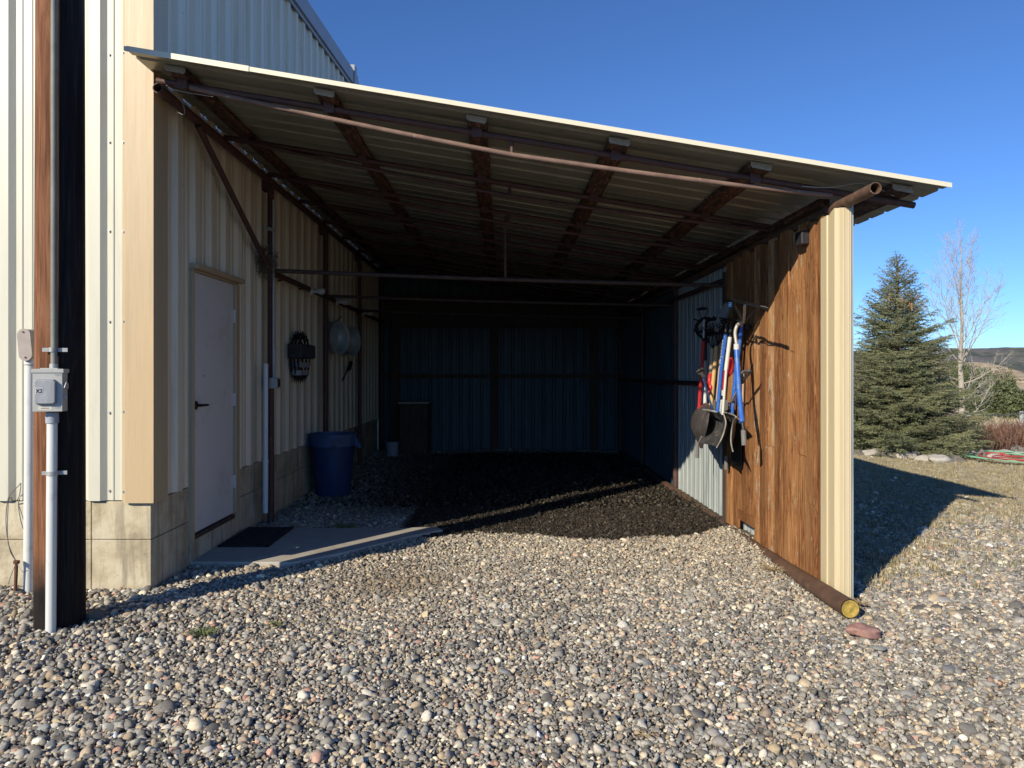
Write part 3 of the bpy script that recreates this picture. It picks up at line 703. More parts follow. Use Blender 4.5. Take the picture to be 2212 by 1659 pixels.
mb = MB(); mb.tube([bp(.076,.215,Zc+.035), bp(.092,.225,Zc+.05), bp(.085,.235,Zc+.02)], .004, 8); mb.obox(bp(.083,.2,Zc+.03), (.014,.03,.03), m_); mb.build('lever', M['zinc'], bx)
mb = MB(); mb.obox(bp(.08,.205,Zc-.03), (.012,.03,.022), m_); mb.build('latch', M['boxgrey'], bx, bevel=.002)
mb = MB(); mb.obox(bp(-.034,.2635,Zc+.004), (.036,.001,.033), m_)
mb.mi = 1; mb.obox(bp(-.034,.2645,Zc+.004), (.029,.001,.026), m_)
mb.mi = 0
for a0, a1, cx_ in ((40,320,-.0045),):
    mb.tube([bp(-.034+cx_+.0075*math.cos(R(t)), .2655, Zc+.004+.0085*math.sin(R(t))) for t in range(a0, a1+1, 20)], .0011, 5)
for dx in (.003, .008): mb.obox(bp(-.034+dx,.2656,Zc+.004), (.0022,.0008,.014), m_)
mb.obox(bp(-.034+.0055,.2653,Zc+.004), (.006,.0008,.0018), m_)
mb.build('emblem', [M['white'], M['ink']], bx)
mb = MB(); mb.obox(bp(-.012,.2382,Zc-.093), (.068,.001,.019), m_); mb.mi = 1
for k in range(9): mb.obox(bp(-.03+k*.0048,.2392,Zc-.0935+.001*(k % 2)), (.0034,.0006,.0035), m_)
mb.build('rating_label', [M['label'], M['rust']], bx)
def text_part(s, size, name, m, parent, origin, rotm, ext=.0006, wrap=None):
    cu = bpy.data.curves.new(name, 'FONT'); cu.body = s; cu.size = size; cu.align_x = 'CENTER'; cu.align_y = 'CENTER'; cu.extrude = ext; cu.resolution_u = 3
    tmp = bpy.data.objects.new(name+'_tmp', cu); COL.objects.link(tmp); dg = bpy.context.evaluated_depsgraph_get(); dg.update()
    me = bpy.data.meshes.new_from_object(tmp.evaluated_get(dg)); bpy.data.objects.remove(tmp)
    for v in me.vertices:
        p = Vector(v.co)
        if wrap: a = p.x/wrap; p = Vector((wrap*math.sin(a), p.y, wrap*math.cos(a)-wrap+p.z))
        v.co = Vector(origin) + rotm @ p - parent_world(parent)
    me.materials.clear(); me.materials.append(m); me.name = name
    o = bpy.data.objects.new(name, me); COL.objects.link(o); o.parent = parent; return o
rt = m_ @ Matrix.Rotation(R(90), 3, 'X')
text_part('ON', .019, 'lettering', M['pvcgrey'], bx, bp(.052,.2382,Zc+.092), rt)
text_part('OFF', .019, 'lettering', M['pvcgrey'], bx, bp(.052,.2382,Zc-.09), rt)

# conduits on the front wall
wc = empty('wall_conduit', (-3.24, 4.99, 0), 'white vertical conduit with a taupe oval fitting on top, against the cream wall', 'conduit')
WCY = 4.965; s_ = F/WCY
xc = (61-CX)/s_; mb = MB(); mb.tube([(xc, WCY, -.05), (xc+.012, WCY, 1.585)], .0305, 20); mb.tube([(xc+.012, WCY, 1.555), (xc+.012, WCY, 1.60)], .036, 20); mb.build('pipe', M['pvc'], wc, smooth=True)
mb = MB(); lc = Vector((xc+.008, WCY, 1.685)); tilt = Matrix.Rotation(R(-5), 3, 'Y') @ Matrix.Rotation(0, 3, 'Z')
ov = []
for k in range(24):
    t = 2*math.pi*k/24; ov.append((.043*math.cos(t), (.062 if math.sin(t) > 0 else -.062) + .043*math.sin(t)))
ring = [lc + tilt @ Vector((a, -.045, b_)) for a, b_ in ov]; ring2 = [lc + tilt @ Vector((a*1.02+.005, .035, b_*1.02)) for a, b_ in ov]
mb.add(ring+ring2, [tuple(range(24))[::-1], tuple(range(24,48))]+[(i,(i+1)%24,24+(i+1)%24,24+i) for i in range(24)])
mb.tube([lc+Vector((.005,0,-.09)), lc+Vector((.005,0,-.135))], .034, 16)
mb.build('junction_body', M['lb'], wc, smooth=True)
mb = MB(); ring = [lc + tilt @ Vector((a*1.04, -.052, b_*1.02)) for a, b_ in ov]; ring2 = [lc + tilt @ Vector((a*1.04, -.0455, b_*1.02)) for a, b_ in ov]
mb.add(ring+ring2, [tuple(range(24)), tuple(range(24,48))[::-1]]+[(i,(i+1)%24,24+(i+1)%24,24+i) for i in range(24)])
mb.mi = 1
for dz in (.085, -.085): mb.tube([lc + tilt @ Vector((0,-.051,dz)), lc + tilt @ Vector((0,-.057,dz))], .006, 8)
mb.build('cover_plate', [M['lb'], M['rust']], wc, smooth=False)
wc2 = empty('wall_conduit', (-3.1, 5.0, 0), 'slim leaning conduit behind the pole, blue-grey upper half and white lower half', 'conduit')
q = 5.0; a = px(74, 1275, q); b_ = px(74.5, 1040, q); c_ = px(82, 672, q)
mb = MB(); mb.tube([a, b_], .025, 16); mb.build('lower_pipe', M['pvc'], wc2, smooth=True)
mb = MB(); mb.tube([b_ - Vector((0,0,.03)), b_], .029, 16); mb.tube([b_, c_ - Vector((0,0,.05))], .022, 16); mb.tube([c_ - Vector((0,0,.08)), c_], .024, 16); mb.build('upper_pipe', M['pvcgrey'], wc2, smooth=True)
gr = empty('ground_rod', px(35,1268,4.9), 'rusty ground rod with looped wires standing at the concrete base', 'ground rod')
mb = MB(); mb.tube([px(33,1275,4.9), px(36,1212,4.9)], .011, 10); mb.tube([px(35.5,1217,4.9), px(36,1211,4.9)], .02, 8); mb.build('rod', M['rust'], gr, smooth=True)
mb = MB()
mb.tube(curve_pts([px(36,1214,4.9), px(20,1180,4.95), px(13,1130,5.0), px(17,1080,5.03), px(28,1062,5.03), px(40,1050,5.02), px(45,1045,5.02), px(42,1070,5.02), px(36,1082,5.03)]), .0028, 5)
mb.tube(curve_pts([px(36,1214,4.9), px(22,1190,4.93), px(16,1150,4.97), px(18,1085,5.03)]), .0028, 5)
mb.tube(curve_pts([px(36,1214,4.9), px(48,1235,4.88), px(60,1232,4.9)]), .0025, 5); mb.tube(curve_pts([px(36,1214,4.9), px(25,1240,4.88), px(18,1262,4.88)]), .0022, 5)
mb.tube(curve_pts([px(17,1082,5.03), px(22,1074,5.0), px(26,1080,5.0), px(20,1086,5.0)]), .004, 5)
mb.build('wire', M['wire'], gr)
# conduit and socket on the shed's left post
oc = empty('outlet_conduit', (LX+.05, 7.30, 1.3), 'thin grey conduit with a small metal outlet box on the left post', 'conduit')
mb = MB(); mb.tube([(LX+.045,7.30,3.2),(LX+.045,7.30,1.45)], .011, 10); mb.tube([(LX+.055,7.30,1.75),(LX+.062,7.29,1.43)], .007, 8); mb.tube([(LX-.02,7.27,2.92),(LX+.06,7.27,2.9)], .018, 8); mb.build('pipe', M['zinc'], oc, smooth=True)
mb = MB(); mb.box(LX+.02,LX+.10,7.24,7.31,1.345,1.45); bo = mb.build('box', M['zinc'], oc, bevel=.004)
mb = MB(); mb.box(LX+.101,LX+.112,7.25,7.30,1.36,1.44); mb.build('socket', M['black'], bo)
mb = MB(); a = px(573,1108,7.15); b_ = px(573.5,1000,7.15); c_ = px(574,786,7.15)
mb.tube([a, b_], .026, 16); mb.tube([b_ , b_+Vector((0,0,.03))], .029, 16); mb.tube([b_, c_], .024, 16); o = mb.build('downpipe', M['pvc'], None, smooth=True, origin=a)
tag(o, 'pale plastic pipe standing against the wall beside the left post', 'pipe')
# nest
mb = MB()
nc = Vector((LX+.0, 7.26, 2.60))
for k in range(260):
    d = Vector(RNG.normal(size=3)); d.normalize(); p = nc + Vector((d.x*.06, d.y*.10, d.z*.11 + (.02 if k % 3 else -.08)))
    t1 = Vector(RNG.normal(size=3)); t1.normalize(); t2 = Vector(RNG.normal(size=3))*.02
    mb.tube([p-t1*.05, p+t2, p+t1*.055], .0022, 4)
o = mb.build('bird_nest', M['twig'], None, origin=nc); tag(o, 'tangled straw bird nest stuck where the brace meets the left post', 'bird nest')
# white insulators on the rail
for k, (y, lab) in enumerate(((8.85, 'white lamp holder on the left rail, nearest of the three'), (10.2, 'white lamp holder on the left rail, middle of the three'), (12.1, 'white lamp holder on the left rail, farthest back'))):
    mb = MB(); c = (LX+.035, y, 2.47)
    mb.lathe([(.05,-.02),(.055,-.01),(.05,0),(.022,.01),(.02,.05),(.035,.08),(.042,.11),(.03,.14),(.0,.15)], c, 'X', 18, cap0=True)
    o = mb.build('lamp_holder', M['porcelain'], None, smooth=True, origin=c); tag(o, lab, 'lamp holder', 'lamp holders on the left rail')

# ------------------------------------------------------------------ things hung on the left wall
WH = BX+.05
tw = empty('toothed_wheel', (WH, 8.43, 1.68), 'black toothed wheel with two strap bands hung on the left wall', 'wheel')
c = (WH, 8.45, 1.68)
for j, (dx, rr) in enumerate(((.01,.26),(.05,.27),(.09,.255))):
    mb = MB(); mb.lathe([(rr-.035,0),(rr,0),(rr,.012),(rr-.035,.012),(rr-.035,0)], (c[0]+dx,c[1],c[2]), 'X', 40)
    for k in range(22):
        t = 2*math.pi*k/22+.1*j; e = Vector((0, math.cos(t), math.sin(t))); f_ = Vector((0, -math.sin(t), math.cos(t)))
        p = Vector((c[0]+dx+.006, c[1], c[2]))
        mb.prism([p+e*(rr-.01)-f_*.016-Vector((.004,0,0)), p+e*(rr-.01)+f_*.016-Vector((.004,0,0)), p+e*(rr+.035)+f_*.018-Vector((.004,0,0))], (.008,0,0))
    mb.build('toothed_ring', M['blackiron'], tw)
mb = MB(); mb.box(c[0]-.01, c[0]+.15, c[1]-.27, c[1]+.27, c[2]-.02, c[2]+.14)
for k in range(9): mb.box(c[0]+.15, c[0]+.165, c[1]-.25+k*.06, c[1]-.225+k*.06, c[2]-.01, c[2]+.13)
mb.build('bracket', M['black'], tw, bevel=.006)
for z in (-.09, -.18):
    mb = MB(); mb.box(c[0]+.02, c[0]+.11, c[1]-.2, c[1]+.2, c[2]+z-.03, c[2]+z+.03); mb.build('strap', M['pvcgrey'], tw, bevel=.004)
for (y, z, tl, lab) in ((10.15, 1.98, 10, 'dusty grey steel wheel rim hung on the left wall, nearer of the pair'), (11.0, 1.97, 4, 'dusty grey steel wheel rim hung on the left wall, farther of the pair')):
    w = empty('wheel_rim', (WH, y, z), lab, 'wheel rim', 'wheel rims hung on the left wall')
    mb = MB(); mb.lathe([(.215,0),(.225,.01),(.20,.02),(.19,.06),(.19,.11),(.205,.15),(.225,.16),(.222,.165),(.19,.15),(.17,.08)], (0,0,0), 'X', 36)
    ob = mb.build('barrel', M['galv'], None, smooth=True); ob.parent = w
    mb = MB(); mb.lathe([(.175,.08),(.13,.10),(.09,.06),(.035,.065),(.03,.05),(0.001,.05)], (0,0,0), 'X', 36)
    ob2 = mb.build('disc', M['galv'], None, smooth=True); ob2.parent = w
    w.rotation_euler = (0, 0, R(-tl-14))
hk = MB(); hk.tube([(WH, 10.4, 2.2), (WH+.06, 10.4, 2.24), (WH+.1, 10.4, 2.3)], .008, 6); o = hk.build('wall_hook', M['blackiron'], None, origin=(WH,10.4,2.2)); tag(o, 'black iron hook above the two wheel rims', 'hook')
# hand tool deeper on the wall
mb = MB(); mb.tube([(WH,10.95,1.38),(WH+.02,11.35,1.62)], .012, 6); mb.tube([(WH+.02,11.3,1.55),(WH+.02,11.45,1.66)], .03, 6)
o = mb.build('hand_sickle', M['blackiron'], None, origin=(WH,11,1.4)); tag(o, 'small dark hand tool hung low on the left wall past the rims', 'tool')

# ------------------------------------------------------------------ rubbish can
tc_ = Vector((-2.09, 9.15, .0)); can = empty('rubbish_bin', tc_, 'round dark blue plastic rubbish bin with side handles against the left wall', 'bin')
mb = MB(); mb.lathe([(.285,.605),(.288,.72),(.300,.725),(.300,.75),(.285,.752),(.28,.72),(.262,.60),(.285,.605)], tuple(tc_), 'Z', 48); mb.build('rim_band', M['canrim'], can, smooth=True)
mb = MB(); mb.lathe([(.0,.005),(.205,.0),(.212,.02),(.262,.60),(.255,.6),(.205,.04),(0,.035)], tuple(tc_), 'Z', 48)
for k in range(12):
    pass
mb.build('body', M['can'], can, smooth=True)
for sgn in (-1, 1):
    mb = MB(); xx = tc_.x + sgn*.285
    mb.prism([(xx, tc_.y-.07, .73), (xx+sgn*.075, tc_.y-.06, .58), (xx+sgn*.06, tc_.y-.06, .565), (xx-sgn*.005, tc_.y-.06, .60)], (0,.13,0))
    mb.build('handle', M['canrim'], can, bevel=.006)
ang = math.atan2(tc_.x, tc_.y)
rotc = Matrix.Rotation(R(8), 3, 'Z') @ Matrix.Rotation(R(90), 3, 'X')
nrm = rotc @ Vector((0,0,1))
text_part('BRUTE', .072, 'lettering', M['ink'], can, Vector((tc_.x, tc_.y, .675)) + nrm*.288 + (rotc @ Vector((.03,0,0))), rotc, .001, .288)
mb = MB()
for k, w in enumerate((.07,.06,.07)): mb.box(-w/2, w/2, -.003+0, .002, -.0045-.02*k, .0045-.02*k)
oo = mb.build('lettering', M['ink'], None); oo.parent = can; oo.location = Vector((0,0,.625)) + nrm*.287 + (rotc @ Vector((.03,0,0))); oo.rotation_euler = (0,0,R(8))

# dim cabinet and bits at the back
cb = empty('storage_cabinet', px(895,930,13.6), 'low dark cabinet with a pale top edge in the back left corner', 'cabinet')
a = px(865,868,13.6); b_ = px(925,905,13.6)
mb = MB(); mb.box(a.x, b_.x, 13.5, 13.95, 0, a.z-.03); mb.build('body', M['darkwood'], cb, bevel=.006)
mb = MB(); mb.box(a.x-.02, b_.x+.02, 13.47, 13.97, a.z-.028, a.z); mb.build('top', M['slab'], cb)
mb = MB(); mb.box(a.x+.02, b_.x-.02, 13.482, 13.497, .35, a.z-.08); mb.build('drawer', M['darkwood'], cb, bevel=.004)
pc = px(848,930,13.2); mb = MB(); mb.lathe([(0,0),(.10,0),(.115,.26),(.122,.27),(.0,.275)], (pc.x, 13.2, .0), 'Z', 20)
o = mb.build('bucket', M['pvcgrey'], None, smooth=True, origin=(pc.x,13.2,0)); tag(o, 'small grey bucket beside the low cabinet at the back', 'bucket')

# ------------------------------------------------------------------ tools on the right wall
def T(x, y, X): return onX(x, y, min(X+.05, 2.17))
GT = 'tools hung on the right shed wall'
def tool(name, label, cat, at_): return empty(name, at_, label, cat, GT)
def handle(par, pts, r, m, name='handle', n=12): 
    b_ = MB(); b_.tube(pts, r, n); return b_.build(name, m, par, smooth=True)
# rack board
mb = MB(); mb.box(2.15, 2.20, 6.55, 7.85, 1.885, 1.925); 
for k in range(14): mb.tube([(2.15, 6.6+k*.09, 1.91), (2.02, 6.6+k*.09, 1.93), (2.005, 6.6+k*.09, 1.96)], .006, 6)
o = mb.build('tool_rack', M['blackiron'], None, origin=(2.15,7,1.9)); tag(o, 'dark tool rack bar with pegs fixed along the right wall', 'rack')
# 1 red shovel
t = tool('shovel', 'round shovel with a long red handle and worn black blade, hung leftmost', 'shovel', T(1514,800,1.96))
handle(t, [T(1520,734,1.97), T(1510,884,1.96)], .019, M['red']); handle(t, [T(1521,690,1.97), T(1520,735,1.97)], .012, M['zinc'], 'ferrule')
handle(t, [T(1507,940,1.98), T(1506,989,1.98)], .020, M['greygrip'], 'grip')
def shell(par, pts, bulge, m, name='blade', thick=.004, n=10, k=10, ridge=0):
    """curved plate through four corners (tl,tr,br,bl) with a belly"""
    tl, tr, br, bl = [Vector(p) for p in pts]; nn = (tr-tl).cross(bl-tl).normalized(); rows = []
    for i in range(n+1):
        v = i/n; row = []
        for j in range(k+1):
            u = j/k; p = tl.lerp(tr, u).lerp(bl.lerp(br, u), v)
            p = p + nn*bulge*(4*u*(1-u))*(.35+.65*math.sin(math.pi*min(1,v*1.1)))
            if ridge: p = p + nn*ridge*math.sin(u*6*math.pi)*math.sin(math.pi*v)
            row.append(p)
        rows.append(row)
    b_ = MB(); b_.loft(rows); return b_.build(name, m, par, smooth=True, solid=thick)
def roundblade(par, c, ex, ey, w, h, bulge, m, point=.0, name='blade', thick=.004):
    rows = []; c = Vector(c); ex = Vector(ex).normalized(); ey = Vector(ey).normalized(); nn = ex.cross(ey).normalized()
    for i in range(11):
        v = i/10; half = w/2*(1-abs(2*v-1)**3*.35 - point*max(0, v-.45)**1.3*1.9); row = []
        for j in range(11):
            u = j/5-1; row.append(c + ex*half*u + ey*h*(v-.5)*(1) + ey*(-h*.12*u*u*max(0,v-.5)) + nn*bulge*(1-u*u))
        rows.append(row)
    b_ = MB(); b_.loft(rows); return b_.build(name, m, par, smooth=True, solid=thick)
dn = Vector((0,0,-1))
def leaf(par, La, Ra, bulge, m, name, n=14, ridge=0, thick=.004, rim=None):
    A = curve_pts([T(*q) for q in La], 5); B = curve_pts([T(*q) for q in Ra], 5); rows = []
    k = len(A)
    for i, (p, q) in enumerate(zip(A, B)):
        nn = (q-p).cross(Vector((0,0,-1))).normalized(); v = i/(k-1)
        rows.append([p.lerp(q, j/n) + nn*(bulge*4*(j/n)*(1-j/n)*(.5+.5*math.sin(math.pi*v)) + ridge*math.sin(j/n*5*math.pi)*math.sin(math.pi*v)) for j in range(n+1)])
    b_ = MB(); b_.loft(rows); o = b_.build(name, m, par, smooth=True, solid=thick)
    if rim:
        b_ = MB(); b_.tube(A, .006, 6); b_.tube([r_[0] for r_ in [rows[0]]] + [q for q in rows[0][1:]], .007, 6); b_.build('rim', rim, o, smooth=True)
        b_ = MB(); b_.tube(B, .006, 6); b_.build('rim', rim, o, smooth=True)
    return o
leaf(t, [(1524,870,2.02),(1505,883,1.99),(1494,903,1.97),(1493,924,1.96),(1503,945,1.95),(1516,967,1.94)], [(1535,872,1.97),(1534,886,1.93),(1531,905,1.90),(1528,925,1.89),(1523,945,1.91),(1518,968,1.94)], -.035, M['blade'], 'blade', 14)
# 2 white/black handle
t = tool('snow_pusher', 'long handled pusher with white lower shaft and black upper shaft', 'snow pusher', T(1523,800,2.02))
handle(t, [T(1523,778,2.02), T(1523,884,2.02)], .018, M['whiteh']); handle(t, [T(1524,700,2.02), T(1523,779,2.02)], .019, M['black'], 'upper_shaft')
# curved black hooks above
t = tool('cultivator', 'black garden cultivator with curled hook tines at the top left of the tools', 'cultivator', T(1515,700,1.98))
mb = MB()
mb.tube(curve_pts([T(1532,688,2.0), T(1517,690,1.98), T(1505,703,1.97), T(1506,718,1.97), T(1518,731,1.97), T(1528,738,1.98)]), .017, 10)
mb.tube(curve_pts([T(1545,690,2.02), T(1530,693,2.02), T(1521,706,2.0), T(1524,724,2.0), T(1528,735,2.0)]), .014, 10)
mb.tube(curve_pts([T(1499,690,1.98), T(1515,693,1.98), T(1528,687,1.98), T(1560,694,2.0)]), .008, 8)
mb.tube(curve_pts([T(1516,690,2.0), T(1511,676,2.0), T(1513,668,2.0), T(1527,666,2.0), T(1527,676,2.0), T(1519,690,2.0)]), .004, 8)
mb.prism([T(1502,668,2.0), T(1516,663,2.0), T(1527,664,2.0), T(1524,669,2.0), T(1508,671,2.0)], (.01,.02,0))
mb.build('tines', M['blackiron'], t, smooth=True)
# 4 wooden handle, red grip
t = tool('wood_handled_fork', 'garden fork with pale wood shaft ending in a red looped grip', 'garden fork', T(1535,800,1.97))
handle(t, [T(1539,752,1.98), T(1535,808,1.97)], .019, M['palewood'])
mb = MB(); mb.tube(curve_pts([T(1535,806,1.97), T(1532.5,822,1.96), T(1535,835,1.96), T(1533.5,842,1.955)]), [.022]*24+[.018], 12)
cc = T(1533,845,1.95); mb.tube([cc + Vector((0, .018*math.cos(q_), .018*math.sin(q_))) for q_ in np.linspace(0, 2*math.pi, 15)], .008, 8, cap=False)
mb.build('grip', M['red'], t, smooth=True)
mb = MB()
for k, dx in enumerate((-8,-2,4,10)): mb.tube(curve_pts([T(1540,752,1.98), T(1540+dx,738,1.98), T(1543+dx*1.1,712,1.99), T(1541+dx,698,2.02)]), .005, 6)
mb.build('tines', M['blackiron'], t, smooth=True)
# 5 yellow handle
t = tool('rake', 'rake with a yellow ash wood handle and black tines turned up', 'rake', T(1542,820,1.99))
handle(t, [T(1548,746,2.0), T(1535,886,1.97)], .020, M['ash'])
mb = MB()
for k, dx in enumerate((-3,4,10,15)): mb.tube(curve_pts([T(1549,747,2.0), T(1550+dx*.6,733,2.0), T(1551+dx,710,2.0), T(1549+dx,697,2.03)]), .005, 6)
mb.build('tines', M['blackiron'], t, smooth=True)
# 6 pink wood
t = tool('hoe', 'hoe with a slim pinkish wooden handle between the yellow and blue ones', 'hoe', T(1555,820,2.02))
handle(t, [T(1560,736,2.03), T(1549,868,2.02)], .015, M['palewood'])
mb = MB(); mb.tube(curve_pts([T(1560,738,2.03), T(1562,715,2.03), T(1560,700,2.05)]), .008, 8); mb.prism([T(1553,700,2.0), T(1568,700,2.0), T(1568,690,2.0), T(1553,690,2.0)], (.01,.01,0)); mb.build('head', M['blackiron'], t)
# 7 blue handle with white print, snow shovel scoop
t = tool('snow_shovel', 'blue handled snow shovel with white lettering and big ribbed black scoop', 'snow shovel', T(1558,820,1.92))
h = handle(t, [T(1567.5,722,1.93), T(1558,800,1.92), T(1550,889,1.90)], .0165, M['blue'])
handle(t, [T(1569,700,1.94), T(1567,724,1.93)], .014, M['black'], 'upper_shaft')
mb = MB(); A_ = T(1563.5,733,1.93); B_ = T(1556,795,1.92)
for k in range(9):
    p = A_.lerp(B_, (k+.5)/9) + Vector((-.012,-.011,0)); d = (B_-A_).normalized()
    s0 = .007; mb.prism([p+Vector((.0,-s0*.4,0))-d*.010, p+Vector((.008,-.010,0))-d*.010, p+Vector((.008,-.010,0))+d*.004, p+Vector((0,-s0*.4,0))+d*.010], (-.003,-.004,0))
mb.build('lettering', M['white'], t)
sc = [T(1520,886,1.86), T(1562,893,1.93), T(1550,967,1.72), T(1511,957,1.70)]
leaf(t, [(1520,887,1.97),(1523,905,1.99),(1521,925,1.96),(1516,942,1.90),(1509,957,1.84)], [(1563,894,1.90),(1568,912,1.90),(1564,933,1.86),(1557,951,1.82),(1548,967,1.80)], .075, M['worn'], 'scoop', 26, .006, .004, M['rimgrey'])
handle(t, [T(1519,885,1.92), T(1540,888,1.88), T(1563,893,1.95)], .010, M['zinc'], 'top_lip', 8)

# 3 black D-grip
def dgrip(par, c, ax, side, L=.13, Wd=.085, r=.013, m=None):
    c = Vector(c); ax = Vector(ax).normalized(); side = Vector(side).normalized()
    pts = [c, c+ax*L*.3+side*Wd*.25, c+ax*L*.75+side*Wd*.5, c+ax*L+side*Wd*.35, c+ax*L*1.02-side*Wd*.2, c+ax*L*.85-side*Wd*.5, c+ax*L*.4-side*Wd*.3, c]
    b_ = MB(); b_.tube(curve_pts(pts, 5), r, 10); b_.tube([c-ax*.05, c+ax*.01], r*1.35, 12); return b_.build('d_grip', m or M['worn'], par, smooth=True)
t = tool('grain_shovel', 'small shovel with a worn black D grip and thin dark blue shaft leaning left', 'shovel', T(1520,830,1.88))
a = T(1519,818,1.88); b_ = T(1539,884,1.88); handle(t, [a, b_], .0085, M['darkblue'], 'shaft')
dgrip(t, T(1516,808,1.88), T(1503,792,1.88)-T(1516,808,1.88), (.5,-.7,.45), .11, .085)
# 8 white handle
t = tool('snow_shovel', 'white handled snow shovel with its black blade turned edge on, right of the ribbed scoop', 'snow shovel', T(1570,820,1.94))
handle(t, [T(1577,728,1.97), T(1568,800,1.94)], .018, M['whiteh']); handle(t, [T(1569,796,1.94), T(1561,896,1.91)], .011, M['whiteh'], 'lower_shaft')
handle(t, [T(1579,700,1.98), T(1577,729,1.97)], .017, M['black'], 'upper_shaft')
leaf(t, [(1562,890,1.98),(1569,903,2.02),(1572,925,2.03),(1566,945,2.0),(1560,953,1.98)], [(1590,901,1.93),(1584,912,1.95),(1580,932,1.95),(1579,955,1.93),(1583,975,1.90)], .05, M['blade'], 'blade', 14, .002, .004, M['rimgrey'])

# 9 blue thick handle, curved neck
t = tool('roof_rake', 'thick blue handled tool with a white ferrule and curved grey neck', 'snow tool', T(1595,830,1.93))
handle(t, [T(1591,754,1.94), T(1596,840,1.93), T(1603,913,1.90)], .0215, M['blue']); handle(t, [T(1591,743,1.94), T(1591,755,1.94)], .024, M['whiteh'], 'ferrule')
handle(t, curve_pts([T(1600,697,1.98), T(1592,704,1.96), T(1588,720,1.94), T(1591,744,1.94)]), .015, M['zinc'], 'neck')
handle(t, [T(1604,913,1.9), T(1606,930,1.9)], .014, M['black'], 'lower_shaft'); handle(t, [T(1606,929,1.9), T(1607.5,962,1.9)], .021, M['greygrip'], 'grip')
mb = MB(); 
for k in range(7):
    p = T(1590.5+k*.25,766+k*4.2,1.94)+Vector((-.016,-.016,0)); mb.box(p.x-.002, p.x+.004, p.y-.006, p.y, p.z-.006, p.z+.006)
mb.build('lettering', M['white'], t)
# 10 blue back handle
t = tool('snow_broom', 'bright blue handled snow tool crossing behind the thick blue one', 'snow tool', T(1590,830,2.05))
handle(t, [T(1602,706,2.08), T(1590,800,2.05), T(1581,893,2.03)], .019, M['blue']); handle(t, [T(1603,696,2.08), T(1602,708,2.08)], .013, M['palewood'], 'ferrule')
# 11 red scoop
t = tool('hand_scoop', 'bright red plastic scoop with a red shaft behind the white handle', 'scoop', T(1579,790,2.06))
shell(t, [T(1576,772,2.04), T(1587,776,2.08), T(1582,808,2.10), T(1570,818,2.06)], .03, M['red'], 'scoop', .004)
handle(t, [T(1566,800,2.02), T(1562,842,2.02)], .013, M['red'], 'shaft'); handle(t, [T(1562,841,2.02), T(1561,854,2.02)], .012, M['whiteh'], 'tip')
handle(t, [T(1560,865,2.02), T(1556,890,2.02)], .016, M['whiteh'], 'lower_shaft')
# 12 right D-grip with silver shaft
t = tool('push_broom', 'tool with a worn black D grip at the right and silver shaft slanting left', 'tool', T(1600,830,2.0))
a = T(1603,825,2.0); b_ = T(1576,876,2.02); handle(t, [T(1604,822,2.0), b_], .009, M['zinc'], 'shaft')
dgrip(t, T(1605,820,1.99), T(1617,792,1.97)-T(1605,820,1.99), (.6,-.8,.15), .15, .08)
# lobed plastic plate
t = tool('edger', 'dark grey half-moon plate hung behind the blue and white shafts', 'plate', T(1553,875,2.05))
mb = MB(); poly = [T(x_, y_, 2.05) for x_, y_ in ((1537,868),(1543,864),(1550,866),(1556,868),(1562,868),(1568,864),(1573,870),(1575,878),(1571,886),(1562,889),(1545,888),(1539,882))]
mb.prism(poly, (.015,.0,0)); mb.build('blade', M['greygrip'], t, bevel=.004)
# 13 big scraper head at the top
t = tool('roof_snow_rake', 'wide black roof rake head with silver braces at the top of the hung tools', 'roof rake', T(1605,690,1.95))
a, b_, c_, d_ = T(1559,644,1.80), T(1577,646,1.74), T(1648,659,1.76), T(1648,668,1.80)
mb = MB(); mb.prism([T(1558,643,1.86), T(1576,645,1.80), T(1588,668,1.86), T(1583,662,1.9)], (.006,.006,-.004)); mb.build('plate', M['blackiron'], t, bevel=.002)
mb = MB()
for k, yy_ in enumerate((655, 658.5, 662)): 
    mb.prism([T(1574,yy_-2,1.817), T(1580,yy_-1.2,1.83), T(1581.5,yy_+.6,1.834), T(1575.2,yy_-.2,1.82)], (-.004,-.004,0))
mb.build('sticker', [M['blue']], t)
mb = MB(); mb.prism([T(1576,645,1.80), T(1648,661,1.80), T(1648,667,1.80), T(1580,651,1.82)], (.02,.01,0)); mb.build('scraper_bar', M['black'], t, bevel=.002)
mb = MB(); mb.tube([T(1607,696,1.95), T(1609,660,1.84)], .010, 10); mb.build('stem', M['zinc'], t, smooth=True)
mb = MB(); mb.tube([T(1609,695,1.95), T(1634,664,1.83)], .0045, 8); mb.tube([T(1605,694,1.95), T(1585,652,1.84)], .011, 8); mb.tube([T(1604,693,1.95), T(1586,664,1.87)], .005, 8)
mb.tube([T(1604,694,1.95), T(1540,685,2.0)], .007, 8); mb.build('brace', M['blackiron'], t, smooth=True)
mb = MB(); mb.tube(curve_pts([T(1643,661,1.80), T(1650,662,1.8), T(1659,665,1.8)]), .002, 5); mb.build('cord', M['zinc'], t)
# 14 curved grey blade
t = tool('spade', 'grey curved spade blade hung blade up behind the roof rake', 'spade', T(1558,680,2.02))
roundblade(t, T(1561,684,2.0), (.45,-.7,.25), (-.28,.5,-1), .16, .32, .04, M['greygrip'], .3)
handle(t, [T(1554,700,2.02), T(1553,716,2.02)], .012, M['zinc'], 'socket')
